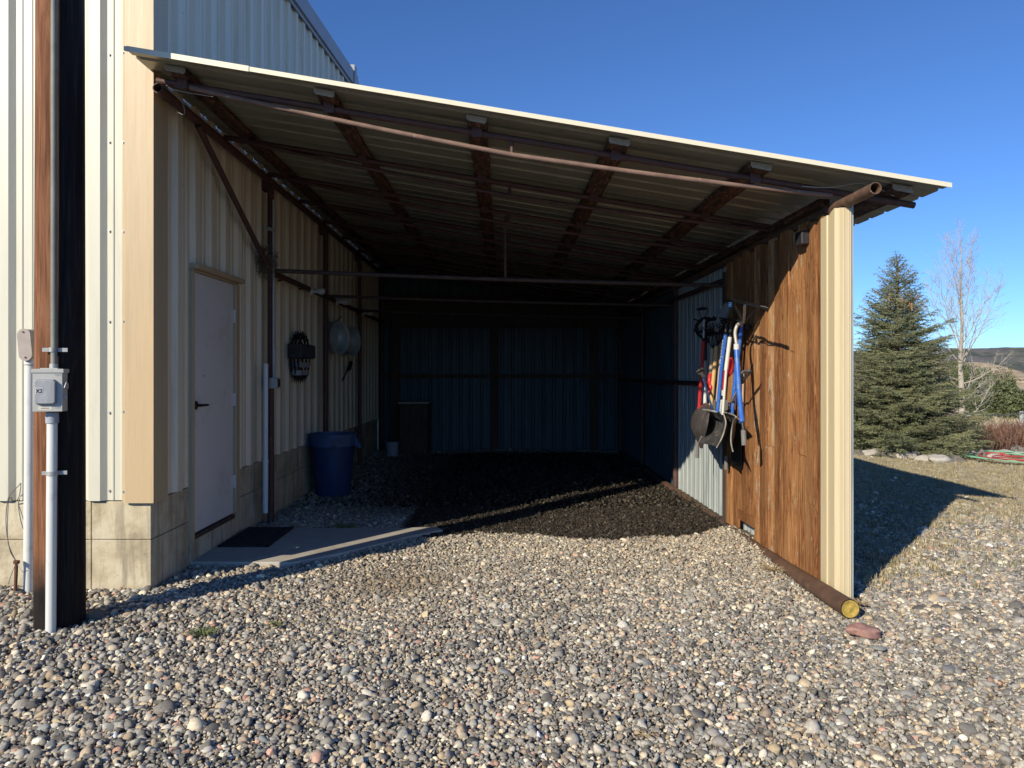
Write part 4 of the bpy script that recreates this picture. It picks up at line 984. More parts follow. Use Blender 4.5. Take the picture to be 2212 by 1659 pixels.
# black plate in place of the tools' shadow on the boards, plus shaft and grip
t = tool('shadow_plate', 'flat black plate added as tool shadow at the lower right, with shaft and grip', 'shovel', T(1592,950,2.12))
shell(t, [T(1582,900,2.15), T(1603,912,2.15), T(1602,1010,2.15), T(1580,1003,2.15)], .01, M['black'], 'blade', .004)  # this 'blade' is the plate added as tool shadow
handle(t, [T(1606,800,2.12), T(1603,915,2.15)], .009, M['palewood'], 'shaft'); handle(t, [T(1569,985,2.1), T(1568.5,1014,2.1)], .019, M['greygrip'], 'grip')
mb = MB(); mb.box(2.14, 2.20, 5.30, 5.42, 2.42, 2.52); o = mb.build('speaker_box', M['black'], None, bevel=.008, origin=(2.17,5.36,2.47)); tag(o, 'small black box fixed under the right beam above the boards', 'box')

# ------------------------------------------------------------------ rocks
def rock_mesh(seed, sub=3, rough=.25, flat=.6):
    import bmesh
    bm = bmesh.new(); bmesh.ops.create_icosphere(bm, subdivisions=sub, radius=1)
    off = Vector((seed*3.7, seed*1.9, seed*5.3))
    for v in bm.verts:
        n_ = mnoise.noise(v.co*1.1+off)*rough*1.6 + mnoise.noise(v.co*2.7+off)*rough*.6 + (mnoise.noise(v.co*7+off)*rough*.25 if sub > 2 else 0)
        v.co *= 1+n_
        v.co.z *= flat
    me = bpy.data.meshes.new('rock'); bm.to_mesh(me); bm.free()
    me.polygons.foreach_set('use_smooth', [True]*len(me.polygons)); return me
def rock(name, p, size, m, label, cat='rock', group=None, seed=1, rot=0, rough=.25, flat=.6, sub=3):
    me = rock_mesh(seed, sub, rough, flat); me.materials.append(m); o = bpy.data.objects.new(name, me); COL.objects.link(o)
    o.location = p; o.scale = size; o.rotation_euler = (RNG.uniform(-.15,.15), RNG.uniform(-.15,.15), rot); tag(o, label, cat, group); return o
M['rk_pale'] = mat('pale_limestone', (.50,.46,.40), (.62,.58,.52), rough=.9, scale=4, c3=(.34,.29,.24), s3=6, bmp=.6, bscale=12, bdist=.03)
M['rk_pink'] = mat('pink_sandstone', (.40,.21,.17), (.50,.29,.23), rough=.9, scale=5, bmp=.5, bscale=14, bdist=.02)
M['rk_lump'] = mat('lumpy_tan_stone', (.34,.30,.25), (.50,.45,.38), rough=.95, scale=6, c3=(.2,.17,.14), s3=14, bmp=1, bscale=14, bdist=.06)
M['rk_grey'] = mat('grey_river_stone', (.21,.21,.20), (.27,.27,.26), rough=.7, scale=10, bmp=.1)
def gp(x, y, h=0):         # where a sight line meets flat ground
    Y = (EYE-h)*F/(y-CY); return Vector(((x-CX)/F*Y, Y, h))
p = gp(1863,1362,.03); rock('pink_rock', p, (.095,.06,.06), M['rk_pink'], 'flat pink sandstone block on the gravel just past the yellow pipe end', seed=4, rot=.1, rough=.35)
p = gp(212,1335,.03); rock('lumpy_rock', p, (.085,.06,.07), M['rk_lump'], 'rough lumpy tan rock on the gravel to the right of the pole foot', seed=9, rough=.45)
for i, (x, y, sx, lab, mk) in enumerate(((1022,1440,.052,'smooth cream stone, larger than its neighbours, in the middle of the gravel','rk_pale'),(1088,1450,.058,'large smooth grey oval stone beside the cream one in the middle gravel','rk_grey'),(270,1405,.05,'smooth grey oval cobble on the gravel left of the green weed','rk_grey'),
        (362,1290,.055,'large rounded pale cobble at the foot of the concrete corner','rk_pale'),(1900,1400,.06,'dark rounded cobble right of the pink sandstone','rk_grey'),(2052,1447,.085,'big flat grey cobble at the lower right edge','rk_grey'),(2040,1300,.11,'flat pale slab stone half sunk in gravel at the right','rk_pale'),
        (1960,1500,.07,'broken pale stone in the lower right gravel','rk_pale'),(2100,1560,.075,'smooth grey river stone nearest the lower right corner','rk_grey'),(130,1600,.07,'long smooth grey-pink cobble in the lower left corner','rk_lump'),(690,1472,.04,'oval yellow cream pebble left of the middle gravel','rk_pale'))):
    sx *= .62; p = gp(x, y, .012); rock('cobble', p, (sx, sx*.72, sx*.62), M[mk], lab, 'stone', 'larger stones in the gravel', seed=20+i, rot=RNG.uniform(-1,1), rough=.12)
bl = ['leftmost','second','third','fourth','fifth','sixth','seventh','eighth','ninth','tenth','eleventh','twelfth','thirteenth','fourteenth','fifteenth','last']
bx_ = [(1850,984,26,'rk_lump'),(1893,984,44,'rk_pale'),(1931,989,30,'rk_lump'),(1964,988,34,'rk_lump'),(2001,989,30,'rk_pale'),(2022,983,20,'rk_pale'),(2043,997,46,'rk_pale'),(2085,1001,44,'rk_pale'),(2108,994,30,'rk_pale'),(2126,1003,30,'rk_lump'),(2140,992,30,'rk_pale')]
Yb = 13.2
bdr = [(1850,983,.20,'rk_lump'),(1882,982,.36,'rk_pale'),(1910,984,.26,'rk_lump'),(1932,984,.24,'rk_lump'),(1953,985,.24,'rk_pale'),(1976,986,.16,'rk_pale'),(2002,990,.34,'rk_pale'),(2032,994,.32,'rk_pale'),(2046,988,.22,'rk_pale'),(2062,992,.26,'rk_lump'),(2098,984,.24,'rk_pale'),(2120,985,.20,'rk_lump'),(2150,985,.30,'rk_pale'),(2176,980,.34,'rk_pale'),(2200,976,.30,'rk_lump'),(2215,983,.34,'rk_pale')]
for i, (x, y, w, mk) in enumerate(bdr):
    Y = EYE*F/(y-CY); p = px(x, y, Y); p.z = float(ground_h(p.x, p.y))+.03
    rock('border_rock', p, (w*.62, w*.45, .10+.03*(i % 3)), M[mk], f'{"pale" if mk == "rk_pale" else "tan"} border rock below the spruce and shrubs, {bl[i]} from the shed', 'rock', 'rocks edging the planting bed', seed=40+i, rot=RNG.uniform(-.3,.3), rough=.3, flat=.8)

# ------------------------------------------------------------------ gravel (scattered stones)
def scatter(name, P, rot, scl, idx, col, sources, label, kind='stuff', extra=None):
    me = bpy.data.meshes.new(name); me.vertices.add(len(P)); me.vertices.foreach_set('co', P.astype(np.float32).ravel())
    for nm, ty, arr in (('rot','FLOAT_VECTOR',rot),('scl','FLOAT_VECTOR',scl),('col','FLOAT_VECTOR',col)):
        a = me.attributes.new(nm, ty, 'POINT'); a.data.foreach_set('vector', arr.astype(np.float32).ravel())
    a = me.attributes.new('idx', 'INT', 'POINT'); a.data.foreach_set('value', idx.astype(np.int32))
    o = bpy.data.objects.new(name, me); COL.objects.link(o)
    sc_ = bpy.data.collections.new(name + '_sources')
    for i, s in enumerate(sources):
        so = bpy.data.objects.new(f'{name}_piece_{i:02d}', s); sc_.objects.link(so)
    ng = bpy.data.node_groups.new(name + '_scatter', 'GeometryNodeTree')
    ng.interface.new_socket('Geometry', in_out='INPUT', socket_type='NodeSocketGeometry'); ng.interface.new_socket('Geometry', in_out='OUTPUT', socket_type='NodeSocketGeometry')
    gi = ng.nodes.new('NodeGroupInput'); go = ng.nodes.new('NodeGroupOutput'); ip = ng.nodes.new('GeometryNodeInstanceOnPoints')
    ci = ng.nodes.new('GeometryNodeCollectionInfo'); ci.inputs['Collection'].default_value = sc_; ci.inputs['Separate Children'].default_value = True; ci.inputs['Reset Children'].default_value = True
    ip.inputs['Pick Instance'].default_value = True
    def na(nm, ty):
        n = ng.nodes.new('GeometryNodeInputNamedAttribute'); n.data_type = ty; n.inputs[0].default_value = nm; return n.outputs[0]
    ng.links.new(gi.outputs[0], ip.inputs['Points']); ng.links.new(ci.outputs[0], ip.inputs['Instance'])
    ng.links.new(na('idx','INT'), ip.inputs['Instance Index']); ng.links.new(na('rot','FLOAT_VECTOR'), ip.inputs['Rotation']); ng.links.new(na('scl','FLOAT_VECTOR'), ip.inputs['Scale'])
    ng.links.new(ip.outputs[0], go.inputs[0])
    md = o.modifiers.new('scatter', 'NODES'); md.node_group = ng
    tag(o, label, None, None, kind); return o
def inst_mat(name, rough=.8, spk=.18, scale=2.5, spec=.3):
    m, nt, b = base_mat(name); a = N(nt, 'ShaderNodeAttribute'); a.attribute_type = 'INSTANCER'; a.attribute_name = 'col'
    v = coords(nt, 'Object', (1,1,1)); f = ramp(nt, noise(nt, v, scale, 6, .7), [(.3, 1-spk*2), (.7, 1+spk)])
    c = mix(nt, 1.0, a.outputs['Color'], f, 'MULTIPLY'); nt.links.new(c, b.inputs['Base Color'])
    b.inputs['Roughness'].default_value = rough; b.inputs['Specular IOR Level'].default_value = spec; return m
peb_m = inst_mat('pebble_stone')
pebs = []
for i in range(26):
    me = rock_mesh(100+i, 2, .16 if i % 3 else .34, 1.0); me.materials.append(peb_m); pebs.append(me)
def chip_mesh(seed):
    import bmesh
    r_ = np.random.default_rng(seed); bm = bmesh.new()
    for q in range(13):
        d = r_.normal(size=3); d /= np.linalg.norm(d); bm.verts.new(Vector(d*r_.uniform(.8,1.1)))
    bmesh.ops.convex_hull(bm, input=bm.verts); me = bpy.data.meshes.new('chip'); 
    bmesh.ops.bevel(bm, geom=list(bm.edges), offset=.07, segments=1, affect='EDGES'); bm.to_mesh(me); bm.free(); return me
for i in range(22):
    me = chip_mesh(300+i); me.materials.append(peb_m); pebs.append(me)
def jitter(x0, x1, y0, y1, d):
    gx = np.arange(x0, x1, d); gy = np.arange(y0, y1, d); X, Y = np.meshgrid(gx, gy)
    X = X + RNG.uniform(-.6, .6, X.shape)*d; Y = Y + RNG.uniform(-.6, .6, Y.shape)*d
    return X.ravel(), Y.ravel()
def keep(x, y):
    k = ~((x < BX+.01) & (y > BY-.015)); 
    slab = np.array([(-2.405,5.70),(-1.60,5.69),(-1.02,6.33),(-.55,6.88),(-.62,7.0),(-1.15,6.93),(-1.62,6.95),(-2.405,6.95)])
    ins = np.zeros(x.shape, bool); j = len(slab)-1
    for i in range(len(slab)):
        xi, yi = slab[i]; xj, yj = slab[j]
        ins ^= ((yi > y) != (yj > y)) & (x < (xj-xi)*(y-yi)/(yj-yi+1e-9)+xi); j = i
    k &= ~ins; k &= (x-PX_)**2+(y-PY_)**2 > .125**2
    k &= ~((x > 2.23) & (x < 2.4) & (y > 4.9))
    k &= (x > -.74*y-1.2) & (x < .74*y+1.3)
    return k
PAL = np.array([(.19,.185,.175),(.27,.265,.25),(.12,.12,.118),(.36,.345,.31),(.075,.077,.08),(.50,.44,.34),(.42,.34,.24),(.60,.56,.49),(.40,.25,.20),(.24,.19,.155),(.33,.27,.20),(.17,.19,.20),(.38,.31,.20)])
PW = np.array([.18,.17,.13,.14,.08,.08,.05,.035,.022,.045,.045,.04,.01]); PW = PW/PW.sum()
Ps = []; 
for (x0,x1,y0,y1,d,s0) in ((-6,6,1.9,3.6,.0152,.0106),(-6,7,3.6,5.6,.0152,.0104),(-7,8,5.6,8.2,.0170,.0110),(-7,12,8.2,14.2,.034,.016),(-8,12,-1.5,1.9,.06,.03)):
    x, y = jitter(x0, x1, y0, y1, d); k = keep(x, y) if y0 > 0 else np.ones(x.shape, bool); x = x[k]; y = y[k]
    # bigger cobbles near the pole and the wall
    big = 1 + .65*sstep(-1.2, -2.6, x)*(1-sstep(5.5,7,y)) if False else 1 + .55*np.clip((-1.0-x)/1.8, 0, 1)*(1-sstep(5.5,7,y))
    thin = RNG.random(x.shape) < 1/big**1.7
    lw = lawn(x, y); thin &= RNG.random(x.shape) > lw*.94 - .04*(y < 7.5)
    if y0 >= 8: thin &= ~((x < 2.2) & (RNG.random(x.shape) < .35))
    x = x[thin]; y = y[thin]; big = big[thin] if hasattr(big, '__len__') else big
    s = .90*s0*big*np.exp(RNG.normal(0, .36, x.shape)); s = np.clip(s, .005, .03)
    s = np.where(RNG.random(x.shape) < .006, s*1.8, s)
    s = np.where((x > 2.4), s*1.2, s)
    Ps.append(np.stack([x, y, s], 1))
Pg = np.concatenate(Ps); x, y, s = Pg.T; n = len(x)
# stones get finer toward the shed mouth
s = s*np.where((y > 5.4) & (x > -1.8) & (x < 2.3), .88, 1)
pos = np.stack([x, y, ground_h(x, y) + s*.22 + RNG.uniform(0, .012, n)], 1)
rot = np.stack([RNG.normal(0, .45, n), RNG.normal(0, .45, n), RNG.uniform(0, 6.28, n)], 1)
scl = np.stack([s*RNG.uniform(1.0,1.35,n), s*RNG.uniform(.75,1.05,n), s*RNG.uniform(.48,.92,n)], 1)
ci_ = RNG.choice(len(PAL), n, p=PW); col = PAL[ci_]*np.exp(RNG.normal(0, .18, n))[:, None]
warm = np.clip((y-4.2)/2.2, 0, 1)*((x > -2.4) & (x < 2.4)); col = col*(1+.10*warm[:,None]); col = col*(1-warm[:,None]*.25) + np.array((.36,.31,.23))*warm[:,None]*.25
dust = .10; col = col*(1-dust) + np.array((.30,.26,.20))*dust
st = .55*np.exp(-(((x+.75)/.45)**2+((y-5.3)/.35)**2)); col = col*(1-st[:,None]) + np.array((.13,.095,.06))*st[:,None]
w_ = floor_shade(x, y)[:, None]; col = np.minimum(col*1.46*np.array((1.04,1.0,.93)), .88); col = col*(1-w_) + (col*(.04+.16*RNG.random((len(x),1))**3)+np.array((.007,.0045,.003)))*w_  # stones on the shed floor darkened by the painted shade
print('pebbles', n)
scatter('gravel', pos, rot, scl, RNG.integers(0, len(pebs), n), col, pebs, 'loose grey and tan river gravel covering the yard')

# ------------------------------------------------------------------ dry grass
gm = inst_mat('dry_grass_blades', .9, .2, 6, .1)
def tuft(seed, nb=16, hgt=1.0, spread=.5, wid=.05):
    r_ = np.random.default_rng(seed); v = []; f = []
    for i in range(nb):
        a = r_.uniform(0, 6.28); b0 = np.array([r_.normal(0,.25), r_.normal(0,.25), 0]); d = np.array([math.cos(a), math.sin(a), 0]); sd_ = np.array([-d[1], d[0], 0])*wid*r_.uniform(.6,1.2)
        h_ = hgt*r_.uniform(.5,1.1); s_ = spread*r_.uniform(.2,1.2); k = len(v)
        mid = b0 + d*s_*.35*h_ + np.array([0,0,h_*.62]); tip = b0 + d*s_*h_ + np.array([0,0,h_*r_.uniform(.75,1)])
        v += [b0-sd_, b0+sd_, mid+sd_*.7, mid-sd_*.7, tip]; f += [(k,k+1,k+2,k+3),(k+3,k+2,k+4)]
    me = bpy.data.meshes.new('tuft'); me.from_pydata([tuple(q_) for q_ in v], [], f); me.materials.append(gm); return me
tufts = [tuft(i) for i in range(8)]
x, y = jitter(2.4, 13, 5.0, 14.6, .027); k = keep(x, y) & (x > 2.42); x = x[k]; y = y[k]; lw = lawn(x, y)
cl = .5+.5*np.sin(x*4.3+1.3*np.sin(y*3.1))*np.sin(y*5.2+x)
k = RNG.random(x.shape) < np.clip(lw*.95 + .05*(cl > .8) + .02, 0, 1)*(1-.7*np.exp(-(((x-8.2)/1.2)**2+((y-12.6)/.7)**2))); x = x[k]; y = y[k]; n1 = len(x)
hs = RNG.uniform(.028, .062, n1)*(1+.5*np.clip(1-lawn(x,y)*1.5,0,1))
gc = np.array([(.50,.42,.27),(.60,.52,.37),(.40,.34,.22),(.54,.42,.22),(.47,.45,.36),(.32,.29,.15)])[RNG.integers(0,6,n1)]*np.exp(RNG.normal(0,.15,n1))[:,None]
# field grass and sage beyond the bed
x2, y2 = jitter(7, 70, 15.2, 62, .42); k = (x2 > .48*y2) & (x2 < .80*y2+3); x2 = x2[k]; y2 = y2[k]; n2 = len(x2)
h2 = RNG.uniform(.14,.34,n2)*(1+.3*(RNG.random(n2) < .1))
sage = (np.sin(x2*.7+y2*.3)+np.sin(y2*.9-x2*.4)) > .4
c2 = np.where(sage[:,None], np.array((.33,.31,.24)), np.array((.55,.47,.33)))*np.exp(RNG.normal(0,.2,n2))[:,None]
P = np.concatenate([np.stack([x,y,ground_h(x,y)-.002],1), np.stack([x2,y2,ground_h(x2,y2)-.02],1)])
n = n1+n2; hh = np.concatenate([hs,h2]); cc = np.concatenate([gc,c2])
rt_ = np.stack([RNG.normal(0,.12,n), RNG.normal(0,.12,n), RNG.uniform(0,6.28,n)],1)
scl = np.stack([hh*1.0, hh*1.0, hh],1)
print('tufts', n)
scatter('dry_grass', P, rt_, scl, RNG.integers(0,8,n), cc, tufts, 'short dry straw coloured grass over the yard and field')
# small green weeds in the gravel
def weed(p, r_, nb, m, name, label, seed):
    rr = np.random.default_rng(seed); mb = MB()
    for i in range(nb):
        a = rr.uniform(0, 6.28); L = r_*rr.uniform(.5,1.1); lift = rr.uniform(.25,.9)
        q = [Vector((0,0,0)), Vector((math.cos(a)*L*.5, math.sin(a)*L*.5, L*.45*lift)), Vector((math.cos(a)*L, math.sin(a)*L, L*.35*lift))]
        mb.tube(q, [.0025,.0022,.0006], 4)
    o = mb.build(name, m, None); o.location = p; tag(o, label, 'weed', 'small weeds in the gravel'); return o
M['weed'] = mat('green_weed', (.10,.13,.045), (.18,.2,.08), rough=.7, scale=20); M['deadweed'] = mat('dead_weed', (.30,.22,.12), (.40,.31,.18), rough=.9, scale=20)
weed(gp(438,1372,.012), .11, 70, M['weed'], 'weed', 'spiky dark green weed in the gravel right of the pole', 1)
weed(gp(598,1352,.012), .07, 30, M['weed'], 'weed', 'thin green weed among pebbles right of the spiky one', 2)
weed(gp(2180,1130+20,.012), .1, 50, M['deadweed'], 'weed', 'straw coloured weed clump at the right edge beyond the shadow', 3)
weed(px(1690,1240,1.0)*0+Vector((2.03,5.55,.01)), .12, 60, M['deadweed'], 'weed', 'dry straw tuft against the rusty base pipe', 4)
weed(gp(1850,1305,.01)+Vector((.02,0,0)), .08, 50, M['deadweed'], 'weed', 'dry grass tuft under the yellow pipe end', 5)
weed(gp(1900,1215,.01), .13, 40, M['deadweed'], 'weed', 'dry twiggy weed at the foot of the cream post', 6)
weed(Vector((-1.5,7.05,.01)), .14, 90, M['weed'], 'weed', 'dark weed clump at the far edge of the concrete pad', 7)
weed(gp(1480,1380,.01), .05, 16, M['deadweed'], 'weed', 'thin brown stalks lying in the middle right gravel', 8)
weed(gp(1395,1590,.01), .05, 16, M['deadweed'], 'weed', 'thin brown stalks low in the middle of the gravel', 9)

# ------------------------------------------------------------------ spruce
def spruce(base, height, rad):
    rr = np.random.default_rng(5)
    t = empty('spruce_tree', base, 'dense blue-green spruce tree with brown cones near its top, behind the rock border', 'spruce tree')
    mb = MB(); mb.tube([(base[0], base[1], base[2]-.2), (base[0], base[1], base[2]+height*.5), (base[0]+.02, base[1], base[2]+height*.97)], [.10,.055,.01], 10); mb.build('trunk', M['bark'], t, smooth=True)
    V = []; Fc = []; Tn = []
    def brush(a, b, nper, ln, wd, tone):
        L = np.linalg.norm(b-a); n_ = max(4, int(L*nper)); d = (b-a)/max(L,1e-6)
        u = np.cross(d, (0,0,1)); u = u/max(np.linalg.norm(u),1e-6) if np.linalg.norm(u) > 1e-3 else np.array([1.,0,0]); w = np.cross(d, u)
        s_ = rr.random(n_); th_ = rr.uniform(0, 6.283, n_)
        rad_ = np.cos(th_)[:,None]*u + np.sin(th_)[:,None]*w
        p0 = a + d*(s_*L)[:,None]; side_ = np.cross(rad_, d)
        l_ = ln*rr.uniform(.7,1.15,n_)[:,None]; tip = p0 + (rad_*.72 + d*.70)*l_
        k = len(V)//1
        base_i = sum_len[0]; V.append(np.stack([p0-side_*wd, p0+side_*wd, tip],1).reshape(-1,3))
        Fc.append((np.arange(n_*3)+base_i).reshape(-1,3)); sum_len[0] += n_*3; Tn.append(np.full(n_*3, tone))
    sum_len = [0]; zlev = .10
    branch_seg = MB()
    while zlev < height*.975:
        f = zlev/height; Rm = rad*((1-f)**.86)*(1.0) * (1.0 if f > .10 else .85+f*1.5)
        nb = int(10 + 5*(1-f)) if f < .85 else 6; ph = rr.uniform(0, 6.28)
        for k in range(nb):
            a = ph + 2*math.pi*k/nb + rr.normal(0,.16); L = Rm*rr.uniform(.62,1.16)+.05
            if rr.random() < .05: L *= 1.22
            dr = np.array([math.cos(a), math.sin(a), 0.]); z0 = zlev + rr.uniform(-.07,.07)
            up_ = .06 + .95*max(0, (f-.35)/.65)**1.3
            pts = []
            for q in np.linspace(0, 1, 7):
                pts.append(np.array(base) + dr*L*q*(1 if f < .86 else .8) + np.array([0,0,z0 + L*(up_*q - .36*(1-f)*q + .34*(1-f)*q*q*q)]))
            tone = float(np.clip(rr.normal(.5,.14), .15, .9))
            for i in range(6): 
                brush(pts[i], pts[i+1], 105 if i > 1 else 40, .036, .0042, tone)
            branch_seg.tube([Vector(pts[0]), Vector(pts[3]), Vector(pts[6])], [.012*(1-f)+.004, .008*(1-f)+.003, .002], 4, cap=False)
            sd_ = np.array([-dr[1], dr[0], 0.]); ns = max(3, int(L/.062))
            for j in range(ns):
                q = .14 + .84*(j+rr.random())/ns; i = min(5, int(q*6)); p = pts[i] + (pts[i+1]-pts[i])*(q*6-i)
                sl_ = L*.40*(1-q*.72)*rr.uniform(.6,1.15)+.05
                for sg in (-1, 1):
                    e = p + (sd_*sg*.80 + dr*.62)*sl_ + np.array([0,0,sl_*rr.uniform(-.22,.16)])
                    brush(p, e, 120, .033, .0042, tone+rr.normal(0,.06))
                    if sl_ > .17:
                        for qq in (.4,.7):
                            p2 = p+(e-p)*qq; d2 = (e-p)/np.linalg.norm(e-p)
                            for s3_ in (-1,1):
                                brush(p2, p2 + (d2*.75 + np.cross(d2,(0,0,1))*s3_*.65)*sl_*.42 + np.array([0,0,rr.uniform(-.02,.02)]), 110, .03, .0042, tone)
        zlev += .100 if f < .8 else .085
    tp = np.array(base)+np.array([0,0,height]); brush(tp-np.array([0,0,.45]), tp, 170, .034, .0045, .5)
    v = np.concatenate(V); fc = np.concatenate(Fc); tn = np.clip(np.concatenate(Tn),0,1)
    me = bpy.data.meshes.new('needles'); me.vertices.add(len(v)); me.vertices.foreach_set('co', (v-np.array(base)).astype(np.float32).ravel())
    me.loops.add(len(fc)*3); me.loops.foreach_set('vertex_index', fc.astype(np.int32).ravel())
    me.polygons.add(len(fc)); me.polygons.foreach_set('loop_start', np.arange(0,len(fc)*3,3,dtype=np.int32)); me.update(calc_edges=True)
    at = me.attributes.new('tone','FLOAT','POINT'); at.data.foreach_set('value', tn.astype(np.float32))
    me.materials.append(M['needle']); o = bpy.data.objects.new('crown', me); COL.objects.link(o); o.parent = t
    print('needles', len(fc))
    branch_seg.build('branches', M['bark'], t)
    for k in range(22):
        a = rr.uniform(-3.1, 0.2); z = height*rr.uniform(.70,.80); r_ = rad*((1-z/height)**.86)*rr.uniform(.55,.9)
        p = (base[0]+r_*math.cos(a), base[1]+r_*math.sin(a), base[2]+z)
        b_ = MB(); b_.lathe([(.0,-.05),(.016,-.04),(.02,-.01),(.015,.03),(0,.045)], p, 'Z', 8); b_.build('cone', M['cone'], t, smooth=True)
sb = px(1937, 985, 14.3); spruce((sb.x, 14.3, float(ground_h(sb.x, 14.3))), 3.82, 1.50)

# ------------------------------------------------------------------ bare tree
def bare_tree(base, height):
    rr = np.random.default_rng(11)
    t = empty('bare_aspen', base, 'tall leafless pale barked tree with upswept twigs behind the spruce', 'bare tree')
    lim = MB(); tw_ = MB()
    base = Vector(base)
    tr = [base+Vector((0,0,-.3)), base+Vector((.03,0,height*.18)), base+Vector((-.01,.02,height*.36)), base+Vector((.03,0,height*.55)), base+Vector((.0,.03,height*.78)), base+Vector((.03,0,height))]
    tb = MB(); tb.tube(curve_pts(tr, 6), list(np.linspace(.105,.006,31)), 10); tb.build('trunk', M['palebark'], t, smooth=True)
    cp = curve_pts(tr, 12)
    def branch(p, d, L, r_, depth):
        pts = [p]; n_ = 5; cur = d.copy()
        for i in range(n_):
            cur = (cur + Vector((rr.normal(0,.10), rr.normal(0,.10), (.20 if depth == 0 else .07)+rr.normal(0,.05)))).normalized(); pts.append(pts[-1]+cur*L/n_)
        (lim if depth == 0 else tw_).tube(pts, list(np.linspace(r_, max(.0016, r_*.22), n_+1)), 5 if depth < 2 else 3, cap=False)
        if depth >= 3: return
        nk = (10, 5, 3)[depth]
        for k in range(nk):
            q = .18+.8*(k+rr.random())/nk; i = min(n_-1, int(q*n_)); pp_ = pts[i].lerp(pts[i+1], q*n_-i); dd = (pts[i+1]-pts[i]).normalized()
            sd_ = dd.orthogonal(); sd_.rotate(Matrix.Rotation(rr.uniform(0, 6.28), 3, dd)) if False else None
            sd_ = (Matrix.Rotation(rr.uniform(0,6.28), 3, dd) @ dd.orthogonal()).normalized()
            branch(pp_, (dd*.8+sd_*rr.uniform(.4,.8)).normalized(), L*(.42 if depth == 0 else .5)*(1-q*.35)*rr.uniform(.7,1.2), max(.0020, r_*.40), depth+1)
    for k in range(30):
        q = .12 + .83*(k/30)**.9; p = cp[min(len(cp)-1, int(q*(len(cp)-1)))]; a = k*2.4+rr.normal(0,.3)
        low = q < .34
        steep = rr.uniform(.15,.6) if low else rr.uniform(.9,1.7)
        d = Vector((math.cos(a), math.sin(a)*.8, steep)).normalized()
        L = height*((.24) if low else (.44*(1-q)**.72+.06))*rr.uniform(.75,1.15)
        branch(p, d, L, .021*(1-q)+.006, 0)
    lim.build('limbs', M['palebark'], t); tw_.build('twigs', M['twigbark'], t)
    print('twig faces', len(tw_.f))
bt = px(2076, 905, 23.0); bare_tree((bt.x, 23.0, float(ground_h(bt.x, 23.0))), 6.2)

# ------------------------------------------------------------------ shrubs, junipers, fence, hoses
def stems(name, base, w, hgt, n_, m, label, group, seed, cat='shrub'):
    rr = np.random.default_rng(seed); mb = MB()
    for i in range(n_):
        b0 = Vector((rr.normal(0,w*.30), rr.normal(0,w*.30), -.03)); lean = Vector((b0.x*.5+rr.normal(0,.10), b0.y*.5+rr.normal(0,.10), 1)).normalized(); L = hgt*rr.uniform(.6,1.05)
        p1 = b0 + lean*L*.5; p2 = b0 + (lean+Vector((rr.normal(0,.08),rr.normal(0,.08),0))).normalized()*L
        mb.tone = float(rr.uniform(.2,.95)); mb.tube([b0,p1,p2], [.0065,.005,.0025], 3, cap=False)
        for k in range(4):
            q = rr.uniform(.35,.95); p = b0.lerp(p1, q*2) if q < .5 else p1.lerp(p2, q*2-1)
            mb.tube([p, p+Vector((rr.normal(0,.6),rr.normal(0,.6),rr.uniform(.5,1.2))).normalized()*L*.3*rr.uniform(.5,1)], [.0035,.002], 3, cap=False)
    o = mb.build(name, m, None); o.location = base; tag(o, label, cat, group); return o
rs_ = [(2108,970,.9,.62),(2138,968,.95,.72),(2166,966,1.0,.80),(2196,965,1.0,.84),(2228,965,1.0,.84),(2092,940,.8,.5)]
rl = ['low red-brown stemmed shrub just right of the spruce','red-brown bare shrub second from the spruce','red-brown bare shrub behind the middle of the hoses','tall red-brown bare shrub behind the right end of the hoses','red-brown bare shrub at the right edge of the view','small red-brown shrub at the foot of the pale fence post']
for i, (x, y, w, h_) in enumerate(rs_):
    Y = 14.6+.25*(i % 2)+(1.6 if i == 5 else 0); p = px(x, 960, Y); p.z = float(ground_h(p.x, Y)); stems('red_twig_shrub', p, w, h_*.70, 170, M['redtwig'], rl[i], 'bare red stemmed shrubs', 60+i)
def bush(base, w, hgt, m, label, group, seed, name='juniper', cat='juniper'):
    rr = np.random.default_rng(seed); t = empty(name, base, label, cat, group)
    n_ = 3600; d = rr.normal(size=(n_,3)); d /= np.linalg.norm(d,axis=1)[:,None]; d[:,2] = np.abs(d[:,2])*1.0-.15
    lob = 1+.20*np.sin(d[:,0]*5+seed)*np.cos(d[:,1]*6+seed*2)+.13*np.sin(d[:,2]*11+d[:,0]*9+seed)
    r_ = rr.uniform(.55,1.0,n_)**.5*lob; c = d*r_[:,None]*np.array([w/2,w/2,hgt*.92]); c[:,2] += hgt*.08
    s_ = .085*rr.uniform(.6,1.4,n_)
    a = rr.normal(size=(n_,3)); a /= np.linalg.norm(a,axis=1)[:,None]; b_ = np.cross(a, rr.normal(size=(n_,3))); b_ /= np.linalg.norm(b_,axis=1)[:,None]
    tri = np.stack([c-a*s_[:,None], c+a*s_[:,None]*.9+b_*s_[:,None]*.3, c+b_*s_[:,None]*1.5, c-a*s_[:,None]*.4-b_*s_[:,None]*.7],1).reshape(-1,3)
    fc = np.arange(n_*4).reshape(-1,4)
    me = bpy.data.meshes.new('crown'); me.from_pydata(tri.tolist(), [], fc.tolist()); me.materials.append(m)
    at = me.attributes.new('tone','FLOAT','POINT'); at.data.foreach_set('value', np.repeat(rr.uniform(.2,.9,n_),4).astype(np.float32))
    o = bpy.data.objects.new('crown', me); COL.objects.link(o); o.parent = t
    mb = MB(); mb.tube([(0,0,-.3),(0.03,0,hgt*.35),(0,.02,hgt*.7)], [.13,.09,.03], 7); ob = mb.build('trunk', M['bark'], None); ob.parent = t
